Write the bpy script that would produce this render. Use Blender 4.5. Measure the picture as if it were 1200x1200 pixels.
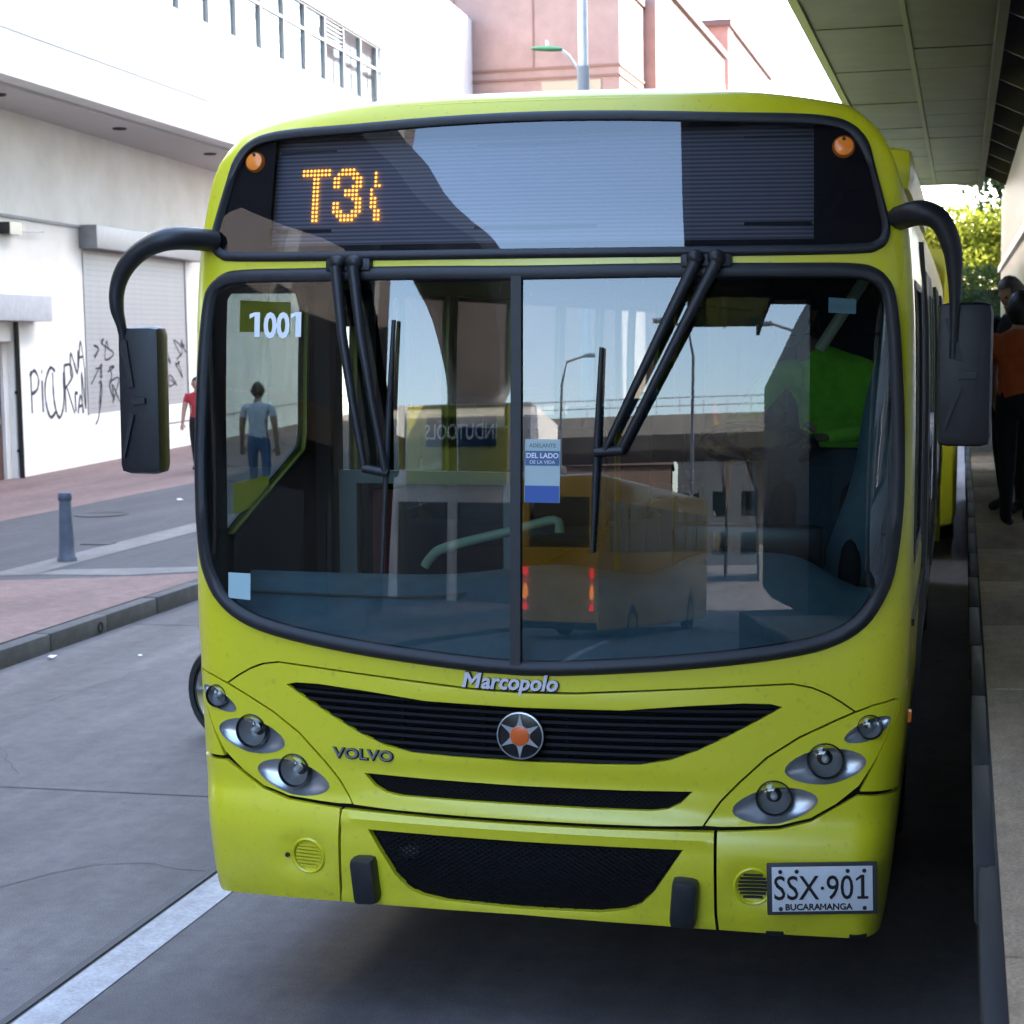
import bpy, bmesh, math, random
from mathutils import Vector, Matrix, geometry
random.seed(7)
R = math.radians
for o in list(bpy.data.objects): bpy.data.objects.remove(o)
SC_ = bpy.context.scene
COL = SC_.collection
# ---------------------------------------------------------------- camera, sky, sun, exposure
CAMZ = 2.4305
FPX = 2132.2                       # focal length in pixels of a 1200 px wide picture
cam_d = bpy.data.cameras.new('camera'); cam = bpy.data.objects.new('camera', cam_d); COL.objects.link(cam)
cr, cu, cf = Vector((.97089, .23896, -.01627)), Vector((-.00712, .09669, .99529)), Vector((-.23941, .9662, -.09558))
M = Matrix.Identity(4)
for i in range(3): M[i][0], M[i][1], M[i][2] = cr[i], cu[i], -cf[i]
M[2][3] = CAMZ
cam.matrix_world = M
cam_d.sensor_width = 36; cam_d.lens = 36*FPX/1200; cam_d.clip_start = .05; cam_d.clip_end = 3000
cam_d.dof.use_dof = True; cam_d.dof.focus_distance = 6.3; cam_d.dof.aperture_fstop = 8.0
SC_.camera = cam
SUN_EL, SUN_AZ = 40.0, 58.0        # azimuth from +Y (street direction) towards +X (station side)
w = bpy.data.worlds.new('World'); SC_.world = w; w.use_nodes = True
nt = w.node_tree; nt.nodes.clear()
sky = nt.nodes.new('ShaderNodeTexSky'); sky.sky_type = 'NISHITA'; sky.sun_disc = False
sky.sun_elevation = R(SUN_EL); sky.sun_rotation = R(SUN_AZ); sky.air_density = 1.0; sky.dust_density = 1.6; sky.ozone_density = 1.0
bg = nt.nodes.new('ShaderNodeBackground'); bg.inputs[1].default_value = .15
out = nt.nodes.new('ShaderNodeOutputWorld'); nt.links.new(sky.outputs[0], bg.inputs[0]); nt.links.new(bg.outputs[0], out.inputs[0])
sd = bpy.data.lights.new('sun', 'SUN'); sd.energy = 4.0; sd.angle = R(.53); sd.color = (1, .95, .87)
sun = bpy.data.objects.new('sun', sd); COL.objects.link(sun); sun.location = (40, 30, 60)
sv = Vector((math.cos(R(SUN_EL))*math.sin(R(SUN_AZ)), math.cos(R(SUN_EL))*math.cos(R(SUN_AZ)), math.sin(R(SUN_EL))))
sun.rotation_euler = sv.to_track_quat('Z', 'Y').to_euler()
vs = SC_.view_settings; vs.view_transform = 'Standard'; vs.look = 'None'; vs.gamma = 1; vs.use_curve_mapping = False
vs.exposure = 3.5
# ---------------------------------------------------------------- materials
MATS = {}
def mat(name, col, rough=.6, metal=0., noise=0., nscale=8., bump=0., bscale=60., coat=0., emit=None, estr=1., col2=None, spec=.5, detail=6.):
    if name in MATS: return MATS[name]
    m = bpy.data.materials.new(name); m.use_nodes = True; t = m.node_tree; b = t.nodes['Principled BSDF']
    b.inputs['Base Color'].default_value = (*col, 1); b.inputs['Roughness'].default_value = rough; b.inputs['Metallic'].default_value = metal
    b.inputs['Coat Weight'].default_value = coat; b.inputs['Coat Roughness'].default_value = .06; b.inputs['Specular IOR Level'].default_value = spec
    if emit: b.inputs['Emission Color'].default_value = (*emit, 1); b.inputs['Emission Strength'].default_value = estr
    tc = t.nodes.new('ShaderNodeTexCoord')
    if noise or col2:
        n = t.nodes.new('ShaderNodeTexNoise'); n.inputs['Scale'].default_value = nscale; n.inputs['Detail'].default_value = detail; n.inputs['Roughness'].default_value = .62
        t.links.new(tc.outputs['Object'], n.inputs['Vector'])
        r = t.nodes.new('ShaderNodeValToRGB'); r.color_ramp.elements[0].position = .32; r.color_ramp.elements[1].position = .68
        c2 = col2 if col2 else tuple(min(1, c*(1+noise)) for c in col)
        c1 = col if col2 else tuple(c*(1-noise) for c in col)
        r.color_ramp.elements[0].color = (*c1, 1); r.color_ramp.elements[1].color = (*c2, 1)
        t.links.new(n.outputs[0], r.inputs[0]); t.links.new(r.outputs[0], b.inputs['Base Color'])
        mr = t.nodes.new('ShaderNodeMapRange'); mr.inputs['To Min'].default_value = max(0, rough-.1); mr.inputs['To Max'].default_value = min(1, rough+.12)
        t.links.new(n.outputs[0], mr.inputs[0]); t.links.new(mr.outputs[0], b.inputs['Roughness'])
    if bump:
        n2 = t.nodes.new('ShaderNodeTexNoise'); n2.inputs['Scale'].default_value = bscale; n2.inputs['Detail'].default_value = 5
        t.links.new(tc.outputs['Object'], n2.inputs['Vector'])
        bp = t.nodes.new('ShaderNodeBump'); bp.inputs['Strength'].default_value = bump; bp.inputs['Distance'].default_value = .01
        t.links.new(n2.outputs[0], bp.inputs['Height']); t.links.new(bp.outputs[0], b.inputs['Normal'])
    MATS[name] = m; return m
def ground_mat(name, base, dark, light, grain=.25, gscale=260., rough=.85, stain=None, tile=None):
    """asphalt / concrete: large blotches, worn streaks along the traffic direction and fine aggregate"""
    m = bpy.data.materials.new(name); m.use_nodes = True; t = m.node_tree; b = t.nodes['Principled BSDF']; N = t.nodes.new; L = t.links.new
    tc = N('ShaderNodeTexCoord')
    mp = N('ShaderNodeMapping'); mp.inputs['Scale'].default_value = (1.1, .22, 1); L(tc.outputs['Object'], mp.inputs[0])
    a = N('ShaderNodeTexNoise'); a.inputs['Scale'].default_value = 1.3; a.inputs['Detail'].default_value = 8; a.inputs['Roughness'].default_value = .65; L(mp.outputs[0], a.inputs['Vector'])
    ra = N('ShaderNodeValToRGB'); e = ra.color_ramp.elements; e[0].position = .3; e[0].color = (*dark, 1); e[1].position = .7; e[1].color = (*light, 1)
    k = e.new(.5); k.color = (*base, 1); L(a.outputs[0], ra.inputs[0])
    g = N('ShaderNodeTexNoise'); g.inputs['Scale'].default_value = gscale; g.inputs['Detail'].default_value = 3; L(tc.outputs['Object'], g.inputs['Vector'])
    rg = N('ShaderNodeMapRange'); rg.inputs['From Min'].default_value = .3; rg.inputs['From Max'].default_value = .7; rg.inputs['To Min'].default_value = 1-grain; rg.inputs['To Max'].default_value = 1+grain; L(g.outputs[0], rg.inputs[0])
    mx = N('ShaderNodeMix'); mx.data_type = 'RGBA'; mx.blend_type = 'MULTIPLY'; mx.inputs[0].default_value = 1; L(ra.outputs[0], mx.inputs[6]); L(rg.outputs[0], mx.inputs[7])
    v = N('ShaderNodeTexVoronoi'); v.inputs['Scale'].default_value = 3.1; v.feature = 'F1'; L(tc.outputs['Object'], v.inputs['Vector'])
    rv = N('ShaderNodeMapRange'); rv.inputs['From Min'].default_value = .02; rv.inputs['From Max'].default_value = .07; rv.inputs['To Min'].default_value = .72; rv.inputs['To Max'].default_value = 1; L(v.outputs[0], rv.inputs[0])
    m2 = N('ShaderNodeMix'); m2.data_type = 'RGBA'; m2.blend_type = 'MULTIPLY'; m2.inputs[0].default_value = 1; L(mx.outputs[2], m2.inputs[6]); L(rv.outputs[0], m2.inputs[7])
    md = N('ShaderNodeTexNoise'); md.inputs['Scale'].default_value = 7; md.inputs['Detail'].default_value = 9; md.inputs['Roughness'].default_value = .75; L(tc.outputs['Object'], md.inputs['Vector'])
    rm = N('ShaderNodeMapRange'); rm.inputs['From Min'].default_value = .3; rm.inputs['From Max'].default_value = .7; rm.inputs['To Min'].default_value = .74; rm.inputs['To Max'].default_value = 1.22; L(md.outputs[0], rm.inputs[0])
    m4 = N('ShaderNodeMix'); m4.data_type = 'RGBA'; m4.blend_type = 'MULTIPLY'; m4.inputs[0].default_value = 1; L(m2.outputs[2], m4.inputs[6]); L(rm.outputs[0], m4.inputs[7])
    last = m4.outputs[2]
    if tile:
        br = N('ShaderNodeTexBrick'); br.inputs['Scale'].default_value = tile; br.inputs['Mortar Size'].default_value = .012; br.inputs['Color1'].default_value = (1, 1, 1, 1); br.inputs['Color2'].default_value = (.8, .8, .8, 1); br.inputs['Mortar'].default_value = (.55, .55, .55, 1)
        L(tc.outputs['Object'], br.inputs[0])
        m3 = N('ShaderNodeMix'); m3.data_type = 'RGBA'; m3.blend_type = 'MULTIPLY'; m3.inputs[0].default_value = .8; L(last, m3.inputs[6]); L(br.outputs[0], m3.inputs[7]); last = m3.outputs[2]
    L(last, b.inputs['Base Color']); b.inputs['Roughness'].default_value = rough
    bp = N('ShaderNodeBump'); bp.inputs['Strength'].default_value = .35; bp.inputs['Distance'].default_value = .004; L(g.outputs[0], bp.inputs['Height']); L(bp.outputs[0], b.inputs['Normal'])
    MATS[name] = m; return m
def glass_mat(name, tint, f0, wav=0., rough=0.):
    """thin pane: coloured see-through sheet with a mirror reflection that grows towards grazing angles"""
    m = bpy.data.materials.new(name); m.use_nodes = True; t = m.node_tree; t.nodes.clear(); N = t.nodes.new; L = t.links.new
    o = N('ShaderNodeOutputMaterial'); mix = N('ShaderNodeMixShader'); tr = N('ShaderNodeBsdfTransparent'); gl = N('ShaderNodeBsdfGlossy')
    tr.inputs[0].default_value = (*tint, 1); gl.inputs['Roughness'].default_value = rough; gl.inputs['Color'].default_value = (1, 1, 1, 1)
    lw = N('ShaderNodeLayerWeight'); pw = N('ShaderNodeMath'); pw.operation = 'POWER'; pw.inputs[1].default_value = 5
    mr = N('ShaderNodeMapRange'); mr.inputs['To Min'].default_value = f0; mr.inputs['To Max'].default_value = 1
    L(lw.outputs['Facing'], pw.inputs[0]); L(pw.outputs[0], mr.inputs[0]); L(mr.outputs[0], mix.inputs[0])
    if wav:
        tc = N('ShaderNodeTexCoord'); n = N('ShaderNodeTexNoise'); n.inputs['Scale'].default_value = 2.2; n.inputs['Detail'].default_value = 1.5; L(tc.outputs['Object'], n.inputs['Vector'])
        bp = N('ShaderNodeBump'); bp.inputs['Strength'].default_value = wav; bp.inputs['Distance'].default_value = .02; L(n.outputs[0], bp.inputs['Height']); L(bp.outputs[0], gl.inputs['Normal'])
    L(tr.outputs[0], mix.inputs[1]); L(gl.outputs[0], mix.inputs[2]); L(mix.outputs[0], o.inputs[0])
    MATS[name] = m; return m
def leaf_mat(name, c1, c2, trans=.35):
    m = bpy.data.materials.new(name); m.use_nodes = True; t = m.node_tree; t.nodes.clear(); N = t.nodes.new; L = t.links.new
    o = N('ShaderNodeOutputMaterial'); mix = N('ShaderNodeMixShader'); d = N('ShaderNodeBsdfDiffuse'); tl = N('ShaderNodeBsdfTranslucent'); mix.inputs[0].default_value = trans
    g = N('ShaderNodeNewGeometry'); r = N('ShaderNodeValToRGB'); r.color_ramp.elements[0].color = (*c1, 1); r.color_ramp.elements[1].color = (*c2, 1)
    L(g.outputs['Random Per Island'], r.inputs[0]); L(r.outputs[0], d.inputs[0]); L(r.outputs[0], tl.inputs[0]); L(d.outputs[0], mix.inputs[1]); L(tl.outputs[0], mix.inputs[2]); L(mix.outputs[0], o.inputs[0])
    MATS[name] = m; return m
def paint_mat(name, col, dirt, rough=.28, zdirt=(.25, .75)):
    """bus paint: clear coat over lime paint with grime that gathers at the skirt and as fine specks"""
    m = bpy.data.materials.new(name); m.use_nodes = True; t = m.node_tree; b = t.nodes['Principled BSDF']; N = t.nodes.new; L = t.links.new
    tc = N('ShaderNodeTexCoord'); n = N('ShaderNodeTexNoise'); n.inputs['Scale'].default_value = 5; n.inputs['Detail'].default_value = 9; n.inputs['Roughness'].default_value = .7; L(tc.outputs['Object'], n.inputs['Vector'])
    sp = N('ShaderNodeSeparateXYZ'); L(tc.outputs['Object'], sp.inputs[0])
    mr = N('ShaderNodeMapRange'); mr.inputs['From Min'].default_value = zdirt[0]; mr.inputs['From Max'].default_value = zdirt[1]; mr.inputs['To Min'].default_value = .18; mr.inputs['To Max'].default_value = .03; L(sp.outputs[2], mr.inputs[0])
    n3 = N('ShaderNodeTexNoise'); n3.inputs['Scale'].default_value = 42; n3.inputs['Detail'].default_value = 4; L(tc.outputs['Object'], n3.inputs['Vector'])
    r3 = N('ShaderNodeMapRange'); r3.inputs['From Min'].default_value = .62; r3.inputs['From Max'].default_value = .8; r3.inputs['To Max'].default_value = .34; L(n3.outputs[0], r3.inputs[0])
    mu = N('ShaderNodeMath'); mu.operation = 'MULTIPLY'; L(mr.outputs[0], mu.inputs[0])
    rn = N('ShaderNodeMapRange'); rn.inputs['From Min'].default_value = .35; rn.inputs['From Max'].default_value = .7; rn.inputs['To Max'].default_value = 1.6; L(n.outputs[0], rn.inputs[0]); L(rn.outputs[0], mu.inputs[1])
    ad = N('ShaderNodeMath'); ad.operation = 'ADD'; ad.use_clamp = True; L(mu.outputs[0], ad.inputs[0]); L(r3.outputs[0], ad.inputs[1])
    mx = N('ShaderNodeMix'); mx.data_type = 'RGBA'; mx.inputs[6].default_value = (*col, 1); mx.inputs[7].default_value = (*dirt, 1); L(ad.outputs[0], mx.inputs[0]); L(mx.outputs[2], b.inputs['Base Color'])
    b.inputs['Roughness'].default_value = rough+.1; b.inputs['Coat Weight'].default_value = .85
    rr = N('ShaderNodeMapRange'); rr.inputs['To Min'].default_value = .12; rr.inputs['To Max'].default_value = .36; L(n.outputs[0], rr.inputs[0]); L(rr.outputs[0], b.inputs['Coat Roughness'])
    MATS[name] = m; return m
LIME = paint_mat('lime_paint', (.745, .69, .014), (.20, .19, .08))
BLK = mat('black_rubber', (.018, .019, .022), .5, noise=.25, nscale=20, bump=.05)
BLKG = mat('black_gloss', (.012, .012, .014), .25)
GRILL = mat('grille_black', (.006, .006, .008), .55, spec=.15)
PLAST = mat('black_plastic', (.014, .015, .018), .45, noise=.2, nscale=30, bump=.12, bscale=300)
VOID = mat('dark_recess', (.008, .008, .009), .9)
SILV = mat('silver_paint', (.55, .56, .58), .32, .75)
CHROME = mat('chrome', (.7, .7, .72), .12, 1.)
WHITE = mat('white_print', (.82, .82, .82), .5)
STEEL = mat('brushed_steel', (.45, .46, .47), .38, .9, noise=.1, nscale=30)
CREAM = mat('cream_tube', (.62, .58, .42), .35)
TEAL = mat('dash_plastic', (.11, .18, .21), .55, noise=.15, nscale=12, bump=.1, bscale=200)
GREYP = mat('grey_plastic', (.12, .125, .125), .5, noise=.1)
INTW = mat('interior_panel', (.42, .42, .39), .6, noise=.08)
CEIL = mat('interior_ceiling', (.22, .21, .19), .7)
SEATF = mat('seat_fabric', (.03, .05, .075), .9, noise=.3, nscale=60)
YELR = mat('yellow_rail', (.6, .45, .04), .4)
WSG = glass_mat('windscreen_glass', (.43, .53, .54), .072, .0)
SGG = glass_mat('sign_glass', (.48, .48, .50), .078, .0)
SIDG = glass_mat('side_glass', (.42, .47, .46), .10, .05)
PALEG = glass_mat('pale_pane', (.7, .74, .76), .04, .1)
WING = glass_mat('window_glass', (.45, .5, .52), .14, .1)
AMBER = mat('amber_lens', (.75, .22, .03), .2, emit=(1, .3, .05), estr=.01)
LENS = glass_mat('lamp_lens', (.82, .84, .85), .08)
ASPH = ground_mat('asphalt', (.097, .086, .084), (.064, .057, .056), (.140, .125, .122), grain=.42, gscale=170)
ROADC = ASPH
PAVE = ground_mat('grey_paving', (.056, .052, .056), (.042, .039, .042), (.076, .071, .076))
BRICKP = ground_mat('red_brick_paving', (.185, .115, .10), (.14, .085, .075), (.235, .15, .13), tile=4.5)
CONC = ground_mat('light_concrete', (.145, .137, .13), (.105, .10, .095), (.19, .18, .17))
PLAT = ground_mat('platform_concrete', (.46, .35, .235), (.25, .19, .13), (.58, .45, .31), gscale=120)
KERB = ground_mat('kerb_concrete', (.075, .074, .072), (.04, .04, .038), (.125, .122, .118))
LINE = ground_mat('road_line_paint', (.38, .37, .37), (.25, .245, .245), (.46, .45, .45), grain=.14, gscale=60)
TAR = mat('tar_joint', (.03, .03, .034), .7)
STUCCO = mat('white_stucco', (.74, .72, .69), .8, noise=.06, nscale=1.2, bump=.15, bscale=40)
STUCCOD = mat('stained_stucco', (.86, .83, .78), .85, col2=(.75, .71, .64), nscale=.9, bump=.2, bscale=40)
BRICKR = mat('terracotta_render', (.30, .185, .155), .85, noise=.14, nscale=1.4, bump=.2)
BRICKP2 = mat('pink_render', (.30, .15, .13), .85, noise=.12, nscale=1.1)
COPING = mat('coping', (.12, .08, .075), .8)
SHUT = mat('shutter_metal', (.25, .25, .265), .5, .3, noise=.1, nscale=6)
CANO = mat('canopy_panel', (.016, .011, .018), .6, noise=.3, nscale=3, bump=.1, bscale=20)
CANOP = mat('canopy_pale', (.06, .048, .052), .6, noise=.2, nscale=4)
ALU = mat('station_aluminium', (.62, .62, .60), .35, .5, noise=.06, nscale=3)
GALV = mat('galvanised', (.52, .54, .56), .45, .6, noise=.1, nscale=5)
GRAF = mat('graffiti_paint', (.03, .03, .04), .8)
BOLL = mat('bollard_paint', (.085, .10, .14), .6, noise=.2, nscale=10, bump=.2)
TYRE = mat('tyre_rubber', (.016, .016, .017), .8, bump=.2, bscale=120)
FLYC = mat('flyover_concrete', (.17, .165, .155), .85, noise=.2, nscale=.8, bump=.2, bscale=12)
# ---------------------------------------------------------------- mesh helpers
class MB:
    def __init__(s): s.v = []; s.f = []; s.mi = []
    def add(s, vs, fs, mi=0):
        b = len(s.v); s.v += [tuple(v) for v in vs]; s.f += [tuple(b+i for i in f) for f in fs]; s.mi += [mi]*len(fs); return s
    def box(s, x0, x1, y0, y1, z0, z1, mi=0, bev=0.):
        if bev <= 0:
            v = [(x, y, z) for z in (z0, z1) for y in (y0, y1) for x in (x0, x1)]
            return s.add(v, [(0, 2, 3, 1), (4, 5, 7, 6), (0, 1, 5, 4), (2, 6, 7, 3), (0, 4, 6, 2), (1, 3, 7, 5)], mi)
        b = min(bev, (x1-x0)/2.01, (y1-y0)/2.01, (z1-z0)/2.01)
        bm = bmesh.new(); bmesh.ops.create_cube(bm, size=1)
        for v in bm.verts: v.co = Vector(((x0+x1)/2+v.co.x*(x1-x0), (y0+y1)/2+v.co.y*(y1-y0), (z0+z1)/2+v.co.z*(z1-z0)))
        bmesh.ops.bevel(bm, geom=list(bm.edges), offset=b, segments=2, profile=.6, affect='EDGES')
        bm.verts.index_update()
        s.add([v.co[:] for v in bm.verts], [[v.index for v in f.verts] for f in bm.faces], mi); bm.free(); return s
    def tube(s, pts, r, seg=8, mi=0, caps=True, flat=1.0):
        """r: number or list; flat squashes the section along the second axis"""
        P = [Vector(p) for p in pts]; n = len(P)
        if not isinstance(r, (list, tuple)): r = [r]*n
        b = len(s.v); up = Vector((0, 0, 1)); prev = None
        for i in range(n):
            t = (P[min(i+1, n-1)]-P[max(i-1, 0)]).normalized()
            if prev is None:
                a = t.cross(up) if abs(t.z) < .9 else t.cross(Vector((0, 1, 0)))
            else: a = prev-t*prev.dot(t)
            a.normalize(); c = t.cross(a); prev = a
            for k in range(seg):
                q = 2*math.pi*k/seg; s.v.append(tuple(P[i]+a*(math.cos(q)*r[i])+c*(math.sin(q)*r[i]*flat)))
        for i in range(n-1):
            for k in range(seg):
                k2 = (k+1) % seg; s.f.append((b+i*seg+k, b+i*seg+k2, b+(i+1)*seg+k2, b+(i+1)*seg+k)); s.mi.append(mi)
        if caps:
            s.f.append(tuple(b+k for k in range(seg))[::-1]); s.f.append(tuple(b+(n-1)*seg+k for k in range(seg))); s.mi += [mi, mi]
        return s
    def lathe(s, prof, seg=24, c=(0, 0, 0), axis='z', mi=0, caps=False):
        """prof: (radius, height) pairs"""
        b = len(s.v); n = len(prof)
        for r, h in prof:
            for k in range(seg):
                q = 2*math.pi*k/seg; x, y = r*math.cos(q), r*math.sin(q)
                p = (x, y, h) if axis == 'z' else ((h, x, y) if axis == 'x' else (x, h, -y))
                s.v.append((p[0]+c[0], p[1]+c[1], p[2]+c[2]))
        for i in range(n-1):
            for k in range(seg):
                k2 = (k+1) % seg; s.f.append((b+i*seg+k, b+i*seg+k2, b+(i+1)*seg+k2, b+(i+1)*seg+k)); s.mi.append(mi)
        if caps: s.f.append(tuple(b+k for k in range(seg))[::-1]); s.f.append(tuple(b+(n-1)*seg+k for k in range(seg))); s.mi += [mi, mi]
        return s
    def prism(s, poly, a0, a1, axis='x', mi=0):
        """poly in the two other axes, extruded along axis"""
        n = len(poly)
        def P(a, p): return (a, p[0], p[1]) if axis == 'x' else ((p[0], a, p[1]) if axis == 'y' else (p[0], p[1], a))
        v = [P(a0, p) for p in poly]+[P(a1, p) for p in poly]
        f = [tuple(range(n))[::-1], tuple(range(n, 2*n))]+[(i, (i+1) % n, n+(i+1) % n, n+i) for i in range(n)]
        return s.add(v, f, mi)
    def build(s, name, m, parent=None, smooth=None, fix=True):
        me = bpy.data.meshes.new(name); me.from_pydata(s.v, [], s.f)
        ms = m if isinstance(m, (list, tuple)) else [m]
        for q in ms: me.materials.append(q)
        if len(ms) > 1: me.polygons.foreach_set('material_index', s.mi)
        if fix:
            bm = bmesh.new(); bm.from_mesh(me); bmesh.ops.recalc_face_normals(bm, faces=list(bm.faces)); bm.to_mesh(me); bm.free()
        if smooth is not None:
            me.polygons.foreach_set('use_smooth', [True]*len(me.polygons)); me.set_sharp_from_angle(angle=R(smooth))
        o = bpy.data.objects.new(name, me); COL.objects.link(o)
        if parent: o.parent = parent
        return o
def tag(o, label, cat, group=None):
    o['label'] = label; o['category'] = cat
    if group: o['group'] = group
    return o
def struct(o): o['kind'] = 'structure'; return o
def empty(name, loc=(0, 0, 0), rz=0.):
    o = bpy.data.objects.new(name, None); COL.objects.link(o); o.location = loc; o.rotation_euler = (0, 0, rz); o.empty_display_size = .2; return o
def box(name, m, parent, *a, bev=0., smooth=None): return MB().box(*a, bev=bev).build(name, m, parent, smooth if smooth is not None else (35 if bev else None))
def inst(src, parent, loc=None, rot=None, scale=None):
    o = src.copy(); COL.objects.link(o); o.parent = parent
    if loc is not None: o.location = loc
    if rot is not None: o.rotation_euler = rot
    if scale is not None: o.scale = scale
    return o
def cat_rom(pts, n=6, closed=True):
    out = []; m = len(pts)
    for i in range(m if closed else m-1):
        g = (lambda j: pts[j % m]) if closed else (lambda j: pts[max(0, min(m-1, j))])
        p0, p1, p2, p3 = g(i-1), g(i), g(i+1), g(i+2)
        for k in range(n):
            t = k/n
            out.append(tuple(.5*(2*p1[d]+(p2[d]-p0[d])*t+(2*p0[d]-5*p1[d]+4*p2[d]-p3[d])*t*t+(3*p1[d]-p0[d]-3*p2[d]+p3[d])*t**3) for d in range(len(p1))))
    if not closed: out.append(tuple(pts[-1]))
    return out
def text_mesh(body, size=1., align='CENTER', bold=0., extrude=0., shear=0., sx=1.):
    cu_ = bpy.data.curves.new('txt', 'FONT'); cu_.body = body; cu_.size = size; cu_.align_x = align; cu_.offset = bold; cu_.extrude = extrude; cu_.shear = shear; cu_.resolution_u = 3
    o = bpy.data.objects.new('txt', cu_); COL.objects.link(o)
    dg = bpy.context.evaluated_depsgraph_get(); me = bpy.data.meshes.new_from_object(o.evaluated_get(dg))
    v = [(p.co.x*sx, p.co.y, p.co.z) for p in me.vertices]; f = [tuple(q.vertices) for q in me.polygons]
    bpy.data.objects.remove(o); bpy.data.curves.remove(cu_); bpy.data.meshes.remove(me)
    return v, f
def leaves(pts, size, seed=1):
    rnd = random.Random(seed); m = MB()
    for p in pts:
        n = Vector((rnd.gauss(0, 1), rnd.gauss(0, 1), rnd.gauss(0, 1))).normalized(); a = n.orthogonal().normalized(); a.rotate(Matrix.Rotation(rnd.uniform(0, 6.28), 3, n)); b = n.cross(a)
        s = size*rnd.uniform(.6, 1.35); P = Vector(p)
        m.add([P-a*s, P+b*s*.42+n*s*.1, P+a*s, P-b*s*.42+n*s*.1], [(0, 1, 2, 3)])
    return m
# ---------------------------------------------------------------- ground, road, pavement
def sheet(name, m, x0, x1, y0, y1, z, th=0.): 
    o = MB().add([(x0, y0, z), (x1, y0, z), (x1, y1, z), (x0, y1, z)], [(0, 1, 2, 3)]).build(name, m, None, fix=False); return struct(o)
sheet('ground', PAVE, -1500, 1500, -1500, 1500, -.03)
road = sheet('road', ROADC, -7.02, 30, -160, 260, 0)
MB().add([(-3.30, -60, .004), (-3.125, -60, .004), (-3.125, 60, .004), (-3.30, 60, .004)], [(0, 1, 2, 3)]).build('lane_line', LINE, road, fix=False)
MB().add([(-3.35, -60, .008), (-3.315, -60, .008), (-3.315, 60, .008), (-3.35, 60, .008)], [(0, 1, 2, 3)]).build('tar_joint', TAR, road, fix=False)
for i, yy in enumerate((-2.0, 3.4, 8.9, 14.4, 20)):
    MB().add([(-7.0, yy, .003), (-3.39, yy, .003), (-3.39, yy+.018, .003), (-7.0, yy+.018, .003)], [(0, 1, 2, 3)]).build('slab_joint', TAR, road, fix=False)
rc_ = random.Random(21)
for (cx, cy, n_, a_) in ((-5.2, 9.2, 26, 2.6), (-4.4, 6.9, 22, .5), (-6.1, 11.0, 20, 1.2), (-2.6, 4.6, 16, 2.2), (-4.0, 12.5, 24, 1.9)):
    m = MB(); x, y, a = cx, cy, a_; w_ = .004
    for k in range(n_):
        a += rc_.uniform(-.55, .55); L0 = rc_.uniform(.04, .12); x2, y2 = x+math.cos(a)*L0, y+math.sin(a)*L0; nx_, ny_ = -math.sin(a)*w_, math.cos(a)*w_
        m.add([(x-nx_, y-ny_, .0025), (x2-nx_, y2-ny_, .0025), (x2+nx_, y2+ny_, .0025), (x+nx_, y+ny_, .0025)], [(0, 1, 2, 3)]); x, y = x2, y2; w_ = max(.0015, w_*.97)
    m.build('crack', TAR, road, fix=False)
# pavement on the left: brick band by the kerb, grey path, brick band along the shops
pav = struct(MB().box(-40, -7.17, -60, 90, -.02, .146).build('pavement', PAVE))
def psheet(name, m, poly, z=.150): return MB().add([(x, y, z) for x, y in poly], [tuple(range(len(poly)))]).build(name, m, pav, fix=False)
psheet('brick_band', BRICKP, [(-9.1, -60), (-7.18, -60), (-7.18, 16.75), (-8.0, 16.3), (-9.1, 15.9)])
psheet('brick_band', BRICKP, [(-16.2, -60), (-12.15, -60), (-12.15, 90), (-21, 90)], .1505)
psheet('concrete_strip', CONC, [(-9.45, 16.2), (-9.0, 16.35), (-8.95, 60), (-9.4, 60)])
psheet('concrete_strip', CONC, [(-9.0, 16.36), (-8.0, 16.42), (-7.18, 16.9), (-7.18, 17.25), (-8.9, 16.75)], .1503)
kst = None
for i in range(44):
    y0 = 2.0+i*1.0
    if kst is None:
        kst = MB().box(-.15, 0, .006, .994, -.03, .152, bev=.018).build('kerb_stone', KERB, pav, 40); k = kst
    else: k = inst(kst, pav)
    k.location = (-7.02+random.uniform(-.006, .006), y0, random.uniform(-.006, .004))
dh = MB().lathe([(.048, 0), (.048, .012), (.03, .012), (.03, .002)], 16, axis='x').build('drain_hole', VOID, pav, 40); dh.location = (-7.022, 13.86, .06)
man = MB().lathe([(.36, 0), (.36, .006), (.31, .007), (.30, .003), (.0001, .003)], 28).build('manhole_cover', TAR, pav, 30); man.location = (-11.2, 22.3, .15)
man2 = MB().box(-.18, .18, -.1, .1, 0, .006).build('drain_cover', TAR, pav); man2.location = (-9.6, 19.0, .15)
# paper scraps
def scrap(label, x, y, z, s, seed):
    rnd = random.Random(seed); m = MB(); n = 6; P = []
    for k in range(n):
        a = 2*math.pi*k/n; r = s*rnd.uniform(.5, 1.1); P.append((r*math.cos(a), r*math.sin(a)*.8, rnd.uniform(0, s*.5)))
    P.append((0, 0, s*.45)); m.add(P+[(p[0], p[1], p[2]+.002) for p in P], [(k, (k+1) % n, 6) for k in range(n)]+[(7+(k+1) % n, 7+k, 13) for k in range(n)])
    o = m.build('paper_scrap', WHITE, None, fix=False); o.location = (x, y, z); tag(o, label, 'litter'); return o
scrap('white paper scrap on the brick paving beside the shop door side path', -12.35, 21.2, .152, .09, 1)
scrap('crumpled white paper scrap in the gutter below the kerb drain hole', -6.85, 12.7, .009, .045, 2)
scrap('tiny white scrap on the road near the kerb joint', -6.2, 12.9, .004, .03, 3)
scrap('small white scrap on the grey path behind the bollard', -11.0, 24.4, .152, .06, 4)
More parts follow.
